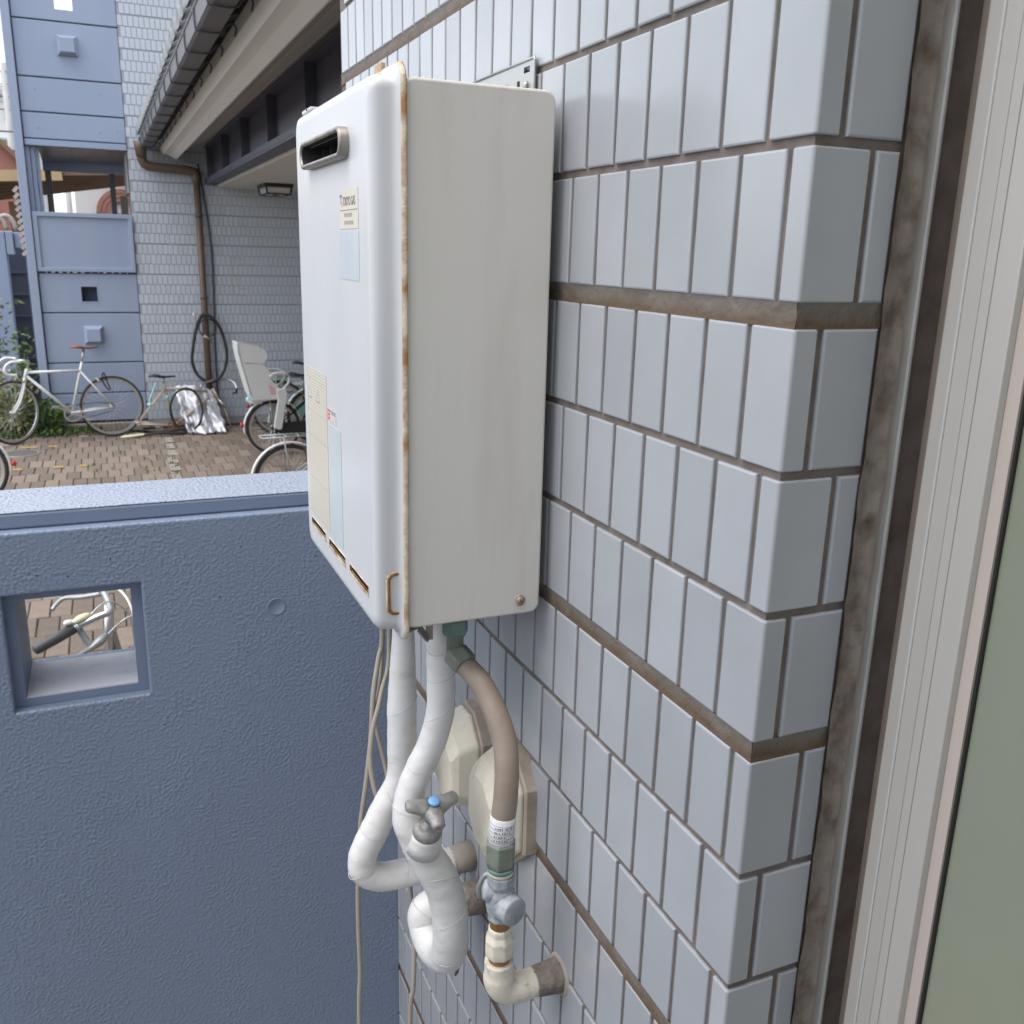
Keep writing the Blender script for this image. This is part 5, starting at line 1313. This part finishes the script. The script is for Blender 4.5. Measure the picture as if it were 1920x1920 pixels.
# city bicycles parked nose to the porch
def city_bike(label, o, d, r, fm, fend, rack=True, basket=False, guard=None, seat='bblack', wbase=1.02):
    F = Frame2(o, d)
    t = thing('city_bicycle', label, 'bicycle', F(0.5, 0), 'bicycles in the court')
    wheel(F, 0, r, r, t, tw=0.018, nsp=28, rimw=0.012); wheel(F, wbase, r, r, t, tw=0.018, nsp=28, rimw=0.012)
    fender(F, 0, r, r + 0.012, 30, 192, t, fend); fender(F, wbase, r, r + 0.012, 25, 150, t, fend)
    tubes(F, [([(0.44, r - .03, 0), (0.34, 0.68, 0)], 0.016), (smooth_path([(0.44, r - .02, 0), (0.60, 0.36, 0), (0.74, 0.52, 0), (0.82, 0.68, 0)], 4), 0.019), (smooth_path([(0.38, 0.46, 0), (0.60, 0.47, 0), (0.76, 0.60, 0), (0.825, 0.71, 0)], 4), 0.014), ([(0.84, 0.64, 0), (0.80, 0.78, 0)], 0.020),
              ([(0.36, 0.55, .02), (0, r, .06)], 0.008), ([(0.36, 0.55, -.02), (0, r, -.06)], 0.008), ([(0.44, r - .03, .02), (0, r, .06)], 0.010), ([(0.44, r - .03, -.02), (0, r, -.06)], 0.010)], t, 'frame', fm)
    tubes(F, [(smooth_path([(0.845, 0.64, .045 * q), (0.90, 0.50, .05 * q), (wbase, r, .055 * q)], 3), 0.011) for q in (-1, 1)] + [([(0.843, 0.645, -.05), (0.843, 0.645, .05)], 0.012)], t, 'fork', fm)
    tubes(F, [([(0.345, 0.66, 0), (0.318, 0.80, 0)], 0.0135)], t, 'seatpost', 'alloy')
    saddle(F, 0.29, 0.815, t, seat, 0.25, 0.20)
    tubes(F, [([(0.80, 0.78, 0), (0.765, 0.93, 0)], 0.013)] + [(smooth_path([(0.765, 0.93, 0), (0.78, 0.95, .08 * q), (0.74, 0.98, .20 * q), (0.62, 0.98, .27 * q), (0.52, 0.965, .28 * q)], 4), 0.0115) for q in (-1, 1)], t, 'handlebar', 'alloy')
    tubes(F, [([(0.63, 0.98, .268 * q), (0.51, 0.963, .282 * q)], 0.016) for q in (-1, 1)], t, 'grips', 'bblack')
    crank(F, 0.44, r - .03, t, 0.085, 25, 0.16, t=-0.055)
    MB().prism([(0.52, r + .07), (0.0, r + .05), (-0.04, r), (0.0, r - .045), (0.5, r - .10), (0.54, r - .03)], lambda u, v, q: F(u, v, q), -0.066, -0.060).build('chain_guard', M[fm], t)
    if rack:
        tubes(F, [([(-0.22, r + .36, .06), (0.24, r + .36, .06)], 0.007), ([(-0.22, r + .36, -.06), (0.24, r + .36, -.06)], 0.007), ([(-0.22, r + .36, -.06), (-0.22, r + .36, .06)], 0.007), ([(0.0, r, .075), (-0.05, r + .36, .065)], 0.006), ([(0.0, r, -.075), (-0.05, r + .36, -.065)], 0.006), ([(0.24, r + .36, 0), (0.35, r + .35, 0)], 0.006)]
              + [([(-0.12 + k * .1, r + .36, -.06), (-0.12 + k * .1, r + .36, .06)], 0.005) for k in range(4)], t, 'rear_rack', 'bsilver')
    tubes(F, [([(0, r, .07), (-0.04, 0.03, .10), (-0.09, 0.012, .13)], 0.008), ([(0, r, -.07), (-0.04, 0.03, -.10), (-0.09, 0.012, -.13)], 0.008), ([(-0.085, 0.012, -.13), (-0.085, 0.012, .13)], 0.008)], t, 'kickstand', 'bsilver')
    rl = MB().lathe(F(-r - 0.020, r + 0.04, 0), -F.d, [(0, 0.020), (0.02, 0.026), (0.03, 0.022), (0.032, 0)], 12).build('reflector', M['red'], t)
    if basket:
        b = MB()
        for k in range(9):
            u = k / 8
            b.tube([F(0.90 + 0.02, 0.70, -.16 + .32 * u), F(0.88, 0.95, -.19 + .38 * u)], 0.003, 5); b.tube([F(1.13, 0.70, -.14 + .28 * u), F(1.20, 0.95, -.17 + .34 * u)], 0.003, 5)
            b.tube([F(0.92, 0.70, -.16 + .32 * u), F(1.13, 0.70, -.14 + .28 * u)], 0.003, 5)
        for z_, e in ((0.95, .0), (0.82, .01), (0.70, .03)):
            b.tube([F(0.88 + e, z_, -.19 + e), F(1.20 - 2 * e, z_, -.17 + e), F(1.20 - 2 * e, z_, .17 - e), F(0.88 + e, z_, .19 - e)], 0.005, 5, closed=True)
        b.build('basket', M['alloy'], t)
    if guard:
        MB().prism([(0.10, r + .28), (0.34, r + .30), (0.28, r - .02), (0.16, r + .02)], lambda u, v, q: F(u, v, q), -0.076, -0.068).build('skirt_guard', M[guard], t)
    return t, F

# with child seat
ct, F = city_bike('white fendered city bicycle carrying a pale grey child seat', (1.12, 9.40), (1, 0.03), 0.285, 'bblack', 'fendwhite')
def side(poly, t, m, name, parent, th=0.010):
    return MB().prism(poly, lambda u, v, q: F(u, v, q), t - th / 2, t + th / 2).build(name, M[m], parent, bevel=0.003)
cs = MB()
for t in (-0.145, 0.145):
    if t > 0:
        seat_o = cs.build('child_seat', M['seatgrey'], ct); cs = MB()
    cs.prism(smooth_path([(-0.345, 1.165), (-0.20, 1.150), (-0.09, 1.115), (-0.055, 1.045), (-0.085, 0.985), (-0.14, 0.965), (-0.31, 0.985)], 3, closed=True), lambda u, v, q: F(u, v, q), t - 0.005, t + 0.005)
    cs.prism([(-0.325, 0.990), (-0.18, 0.975), (-0.09, 0.945), (-0.040, 0.88), (-0.030, 0.80), (0.02, 0.745), (0.10, 0.665), (0.10, 0.605), (-0.20, 0.600), (-0.245, 0.66)], lambda u, v, q: F(u, v, q), t - 0.005, t + 0.005)
cs.build('seat_wing', M['seatgrey'], seat_o)
MB().prism([(-0.352, 1.175), (-0.335, 1.180), (-0.305, 0.990), (-0.225, 0.655), (-0.20, 0.600), (-0.222, 0.590), (-0.250, 0.655), (-0.330, 0.990)], lambda u, v, q: F(u, v, q), -0.150, 0.150).build('seat_back', M['seatgrey'], seat_o, bevel=0.004)
MB().prism([(-0.21, 0.625), (0.10, 0.64), (0.10, 0.600), (-0.20, 0.585)], lambda u, v, q: F(u, v, q), -0.140, 0.140).build('seat_pan', M['seatgrey'], seat_o)
for t in (-0.16, 0.16):
    MB().prism([(0.015, 0.70), (0.105, 0.71), (0.125, 0.66), (0.055, 0.300), (0.035, 0.285), (-0.025, 0.305), (-0.020, 0.345), (0.03, 0.60)], lambda u, v, q: F(u, v, q), t - 0.025, t + 0.025).build('leg_guard', M['seatgrey'], seat_o, bevel=0.006)
MB().tube(smooth_path([tuple(F(*p)) for p in ((-0.04, 0.83, -.15), (0.00, 0.865, -.155), (0.10, 0.865, -.15), (0.165, 0.83, -.10), (0.165, 0.83, .10), (0.10, 0.865, .15), (0.0, 0.865, .155), (-0.04, 0.83, .15))], 4), 0.012, 8).build('grab_bar', M['seatgrey'], seat_o)
for q in (-1, 1):
    MB().tube(smooth_path([tuple(F(*p)) for p in ((0.165, 0.83, .10 * q), (0.15, 0.76, .12 * q), (0.09, 0.70, .14 * q))], 4), 0.013, 8).build('bar_end', M['seatgrey'], seat_o)
MB().prism([(-0.06, 0.76), (0.02, 0.70), (0.06, 0.655), (-0.04, 0.650)], lambda u, v, q: F(u, v, q), -0.153, -0.1505).build('pink_cushion', M['pinkcloth'], seat_o)
MB().prism([(-0.25, 0.575), (-0.12, 0.575), (-0.12, 0.545), (-0.24, 0.550)], lambda u, v, q: F(u, v, q), -0.07, 0.07).build('seat_clamp', M['seatgrey'], seat_o)
MB().lathe(F(-0.235, 0.585, 0), -F.d, [(0, 0.028), (0.02, 0.03), (0.03, 0.02)], 10).build('pale_reflector', M['cyan'], ct)

city_bike('white fendered city bicycle parked just behind the child seat one', (1.66, 9.95), (1, 0.02), 0.300, 'bsilver', 'fendwhite', basket=True)
city_bike('mint green city bicycle parked closest to the tiled wall', (1.36, 10.42), (1, 0.02), 0.320, 'mint', 'mint', seat='bblack', basket=True)
city_bike('silver city bicycle with white rear fender and brown guard nearest the fence coping', (0.855, 7.00), (1, 0.06), 0.290, 'bsilver', 'fendwhite', guard='brownbag')
# left edge: only a wheel of this one shows
city_bike('city bicycle of which one wheel shows at the left edge', (-1.545, 8.05), (-1, 0.10), 0.300, 'bsilver', 'fendwhite', basket=False)

# bicycle behind the opening in the fence
hb2 = thing('parked_bicycle', 'bicycle just behind the fence whose handlebar shows through the square opening', 'bicycle', (-0.75, 2.46, 0), 'bicycles in the court')
F = Frame2((-1.35, 2.465), (1, 0.0))
wheel(F, 0, 0.32, 0.32, hb2, tw=0.018); wheel(F, 1.06, 0.32, 0.32, hb2, tw=0.018)
fender(F, 0, 0.32, 0.335, 20, 190, hb2, 'bsilver'); fender(F, 1.06, 0.32, 0.335, 25, 150, hb2, 'bsilver')
tubes(F, [([(0.44, 0.29, 0), (0.34, 0.70, 0)], 0.016), ([(0.44, 0.29, 0), (0.855, 0.72, 0)], 0.018), ([(0.36, 0.62, 0), (0.86, 0.74, 0)], 0.015), ([(0.865, 0.68, 0), (0.842, 0.84, 0)], 0.020), ([(0.35, 0.62, .02), (0, .32, .06)], 0.008), ([(0.35, 0.62, -.02), (0, .32, -.06)], 0.008), ([(0.44, 0.29, .02), (0, .32, .06)], 0.010), ([(0.44, 0.29, -.02), (0, .32, -.06)], 0.010)], hb2, 'frame', 'bsilver')
tubes(F, [(smooth_path([(0.868, 0.68, .045 * q), (0.93, 0.52, .05 * q), (1.06, .32, .055 * q)], 3), 0.011) for q in (-1, 1)], hb2, 'fork', 'bsilver')
tubes(F, [([(0.345, 0.68, 0), (0.32, 0.86, 0)], 0.0135)], hb2, 'seatpost', 'alloy')
saddle(F, 0.30, 0.875, hb2, 'bblack', 0.26, 0.18)
crank(F, 0.44, 0.29, hb2, 0.085, 30, 0.16)
MB().tube([(-0.510, 2.465, 0.84), (-0.494, 2.465, 1.022)], 0.0145, 10).build('stem', M['alloy'], hb2)
MB().bar((-0.494, 2.465, 0.93), (-0.478, 2.50, 0.82), 0.014, 0.03).build('lamp_bracket', M['bsilver'], hb2)
bar = MB().tube(smooth_path([(-0.600, 2.350, 0.998), (-0.560, 2.360, 1.012), (-0.520, 2.364, 1.026), (-0.4935, 2.372, 1.030), (-0.489, 2.400, 1.031), (-0.495, 2.47, 1.031), (-0.507, 2.560, 1.031), (-0.520, 2.63, 1.031), (-0.555, 2.69, 1.028), (-0.62, 2.73, 1.022)], 4), 0.0105, 10).build('handlebar', M['alloy'], hb2)
MB().tube([(-0.594, 2.3515, 1.0), (-0.640, 2.326, 0.987), (-0.690, 2.2995, 0.9725), (-0.698, 2.2950, 0.970), (-0.7005, 2.2937, 0.969)], [0.0155, 0.0165, 0.0162, 0.0140, 0.006], 14).build('grip', M['gripgrey'], bar)
MB().tube([(-0.62, 2.73, 1.022), (-0.725, 2.78, 1.005)], 0.016, 12).build('grip', M['bblack'], bar)
lv = MB()
lv.lathe((-0.5885, 2.3525, 1.001), (0.107, 0.03, 0.03), [(0, 0.0158), (0.012, 0.0158)], 14)
lv.tube(smooth_path([(-0.582, 2.356, 1.0), (-0.572, 2.352, 0.978), (-0.560, 2.346, 0.955), (-0.545, 2.340, 0.940)], 4), [0.010] * 13, 8)
lvo = lv.build('brake_clamp', M['bsilver'], bar)
MB().tube(smooth_path([(-0.505, 2.365, 0.965), (-0.525, 2.350, 0.952), (-0.550, 2.335, 0.940), (-0.575, 2.310, 0.935), (-0.600, 2.285, 0.932), (-0.622, 2.262, 0.928)], 4), [0.006, 0.008, 0.011, 0.013, 0.014, 0.014, 0.013, 0.011, 0.009, 0.008, 0.007, 0.007, 0.007, 0.007, 0.007, 0.007, 0.0068, 0.0066, 0.0064, 0.0062, 0.006], 8).build('brake_lever', M['bsilver'], lvo)
lv2 = MB().tube(smooth_path([(-0.518, 2.60, 1.012), (-0.579, 2.625, 1.0), (-0.628, 2.655, 0.992), (-0.655, 2.635, 0.978), (-0.664, 2.622, 0.968)], 4), [0.008] * 8 + [0.007] * 9, 8).build('brake_lever', M['bsilver'], bar)
sh = MB()
sh.loft([[(-0.545 + 0.0 - q * 0.052, 2.372 + 0.016 * math.cos(a) * w_ - q * .02, 1.030 - q * .010 + 0.013 * w_ * math.sin(a)) for a in [2 * math.pi * k / 12 for k in range(12)]] for q, w_ in ((0, .3), (.12, .75), (.4, 1.0), (.7, .95), (.9, .6), (1.0, .2))])
sho = sh.build('gear_shifter', M['creamplastic'], bar)
MB().loft([[(-0.592 - q * 0.028, 2.355 - q * .006 + 0.010 * w_ * math.cos(a), 1.020 + 0.009 * w_ * math.sin(a)) for a in [2 * math.pi * k / 10 for k in range(10)]] for q, w_ in ((0, .6), (.3, 1), (.8, 1), (1, .5))]).build('shifter_thumb', M['fendwhite'], sho)
MB().tube(smooth_path([(-0.545, 2.37, 1.032), (-0.505, 2.41, 1.05), (-0.465, 2.43, 1.03), (-0.435, 2.44, 0.97), (-0.43, 2.47, 0.80)], 5), 0.0028, 6).build('shift_cable', M['spoke'], bar)
MB().tube(smooth_path([(-0.505, 2.365, 0.962), (-0.475, 2.378, 0.985), (-0.44, 2.395, 1.0), (-0.40, 2.42, 0.99), (-0.39, 2.46, 0.90)], 5), 0.0030, 6).build('brake_cable', M['spoke'], bar)
MB().tube(smooth_path([(-0.52, 2.60, 1.01), (-0.475, 2.55, 1.045), (-0.44, 2.47, 1.03), (-0.425, 2.43, 0.96), (-0.43, 2.46, 0.80)], 5), 0.0040, 6).build('brake_cable', M['fendwhite'], bar)

# ------------------------------------------------------------------ weeds
def leaf_cloud(b, c, rad, n, size, up=0.5):
    for _ in range(n):
        p = Vector((c[0] + random.gauss(0, rad[0]), c[1] + random.gauss(0, rad[1]), max(0.005, c[2] + random.gauss(0, rad[2]))))
        d = Vector((random.uniform(-1, 1), random.uniform(-1, 1), random.uniform(-0.2, 1) + up)).normalized()
        s_ = d.cross(Vector((random.uniform(-1, 1), random.uniform(-1, 1), random.uniform(-1, 1)))).normalized()
        L = size * random.uniform(0.6, 1.5); w_ = L * random.uniform(0.16, 0.30)
        m_ = p + d * L * .5 - Vector((0, 0, L * .06))
        b.add([p, m_ + s_ * w_, p + d * L - Vector((0, 0, L * .18)), m_ - s_ * w_], [(0, 1, 2, 3)])
def plant(label, x, y, h, n, size, m='leaf', spread=0.10):
    t = thing('weed_plant', label, 'plant', (x, y, 0), 'weeds at the tower foot')
    st_ = MB(); lf = MB()
    for k in range(5):
        a = random.uniform(0, 6.28); tip = Vector((x + spread * math.cos(a) * .8, y + spread * math.sin(a) * .8, h * random.uniform(.7, 1.0)))
        st_.tube([(x + .01 * math.cos(a), y + .01 * math.sin(a), 0), (x * .5 + tip.x * .5, y * .5 + tip.y * .5, h * .45), tip], [0.005, 0.004, 0.002], 5)
    for _ in range(n):
        z = h * random.uniform(0.05, 1.0) ** 0.8
        leaf_cloud(lf, (x, y, z), (spread * (0.5 + z / h * .5), spread * .8, 0.02), 1, size, 0.1)
    st_.build('stems', M['leafyellow'], t); lf.build('foliage', M[m], t)
plant('tall leafy weed in the alley beside the tower pier', -1.32, 11.55, 1.15, 150, 0.07, 'leaf', 0.09)
plant('tall yellowish weed at the far left edge of the alley', -1.62, 11.9, 1.45, 200, 0.08, 'leafyellow', 0.12)
plant('bushy weed behind the front wheel of the white bicycle', -1.42, 11.12, 0.52, 360, 0.06, 'leafyellow', 0.16)
plant('pale brownish weed behind the front wheel, left of the bushy one', -1.60, 11.15, 0.66, 420, 0.07, 'leafyellow', 0.15)
plant('low green weed under the crank of the white bicycle', -1.03, 11.16, 0.32, 260, 0.065, 'leaf', 0.09)
plant('low weed between the crank weed and the front wheel', -1.22, 11.18, 0.42, 300, 0.065, 'leaf', 0.10)
plant('broad leafed weed climbing the pier behind the handlebar', -1.30, 11.28, 0.80, 150, 0.085, 'leaf', 0.08)
gw = MB()
for _ in range(900):
    x = random.uniform(-1.9, -0.55); 
    leaf_cloud(gw, (x, random.uniform(10.98, 11.3), 0.02), (0.02, 0.03, 0.03 * max(0.2, (-0.5 - x))), 1, 0.055, 0.6)
for _ in range(34):
    x = random.uniform(-0.7, 0.5); y = random.uniform(8.5, 10.3)
    if random.random() < .6: x = random.choice((-0.62, -0.16, 0.12, -0.5)) + random.gauss(0, .03); y = random.choice((9.05, 8.85, 9.4)) + random.gauss(0, .08)
    leaf_cloud(gw, (x, y, 0.004), (0.012, 0.02, 0.004), 4, 0.028, 0.8)
go = gw.build('ground_weeds', M['leaf'])
go['kind'] = 'stuff'; go['label'] = 'small weeds sprouting along the kerb and between pavers'; go['category'] = 'weeds'
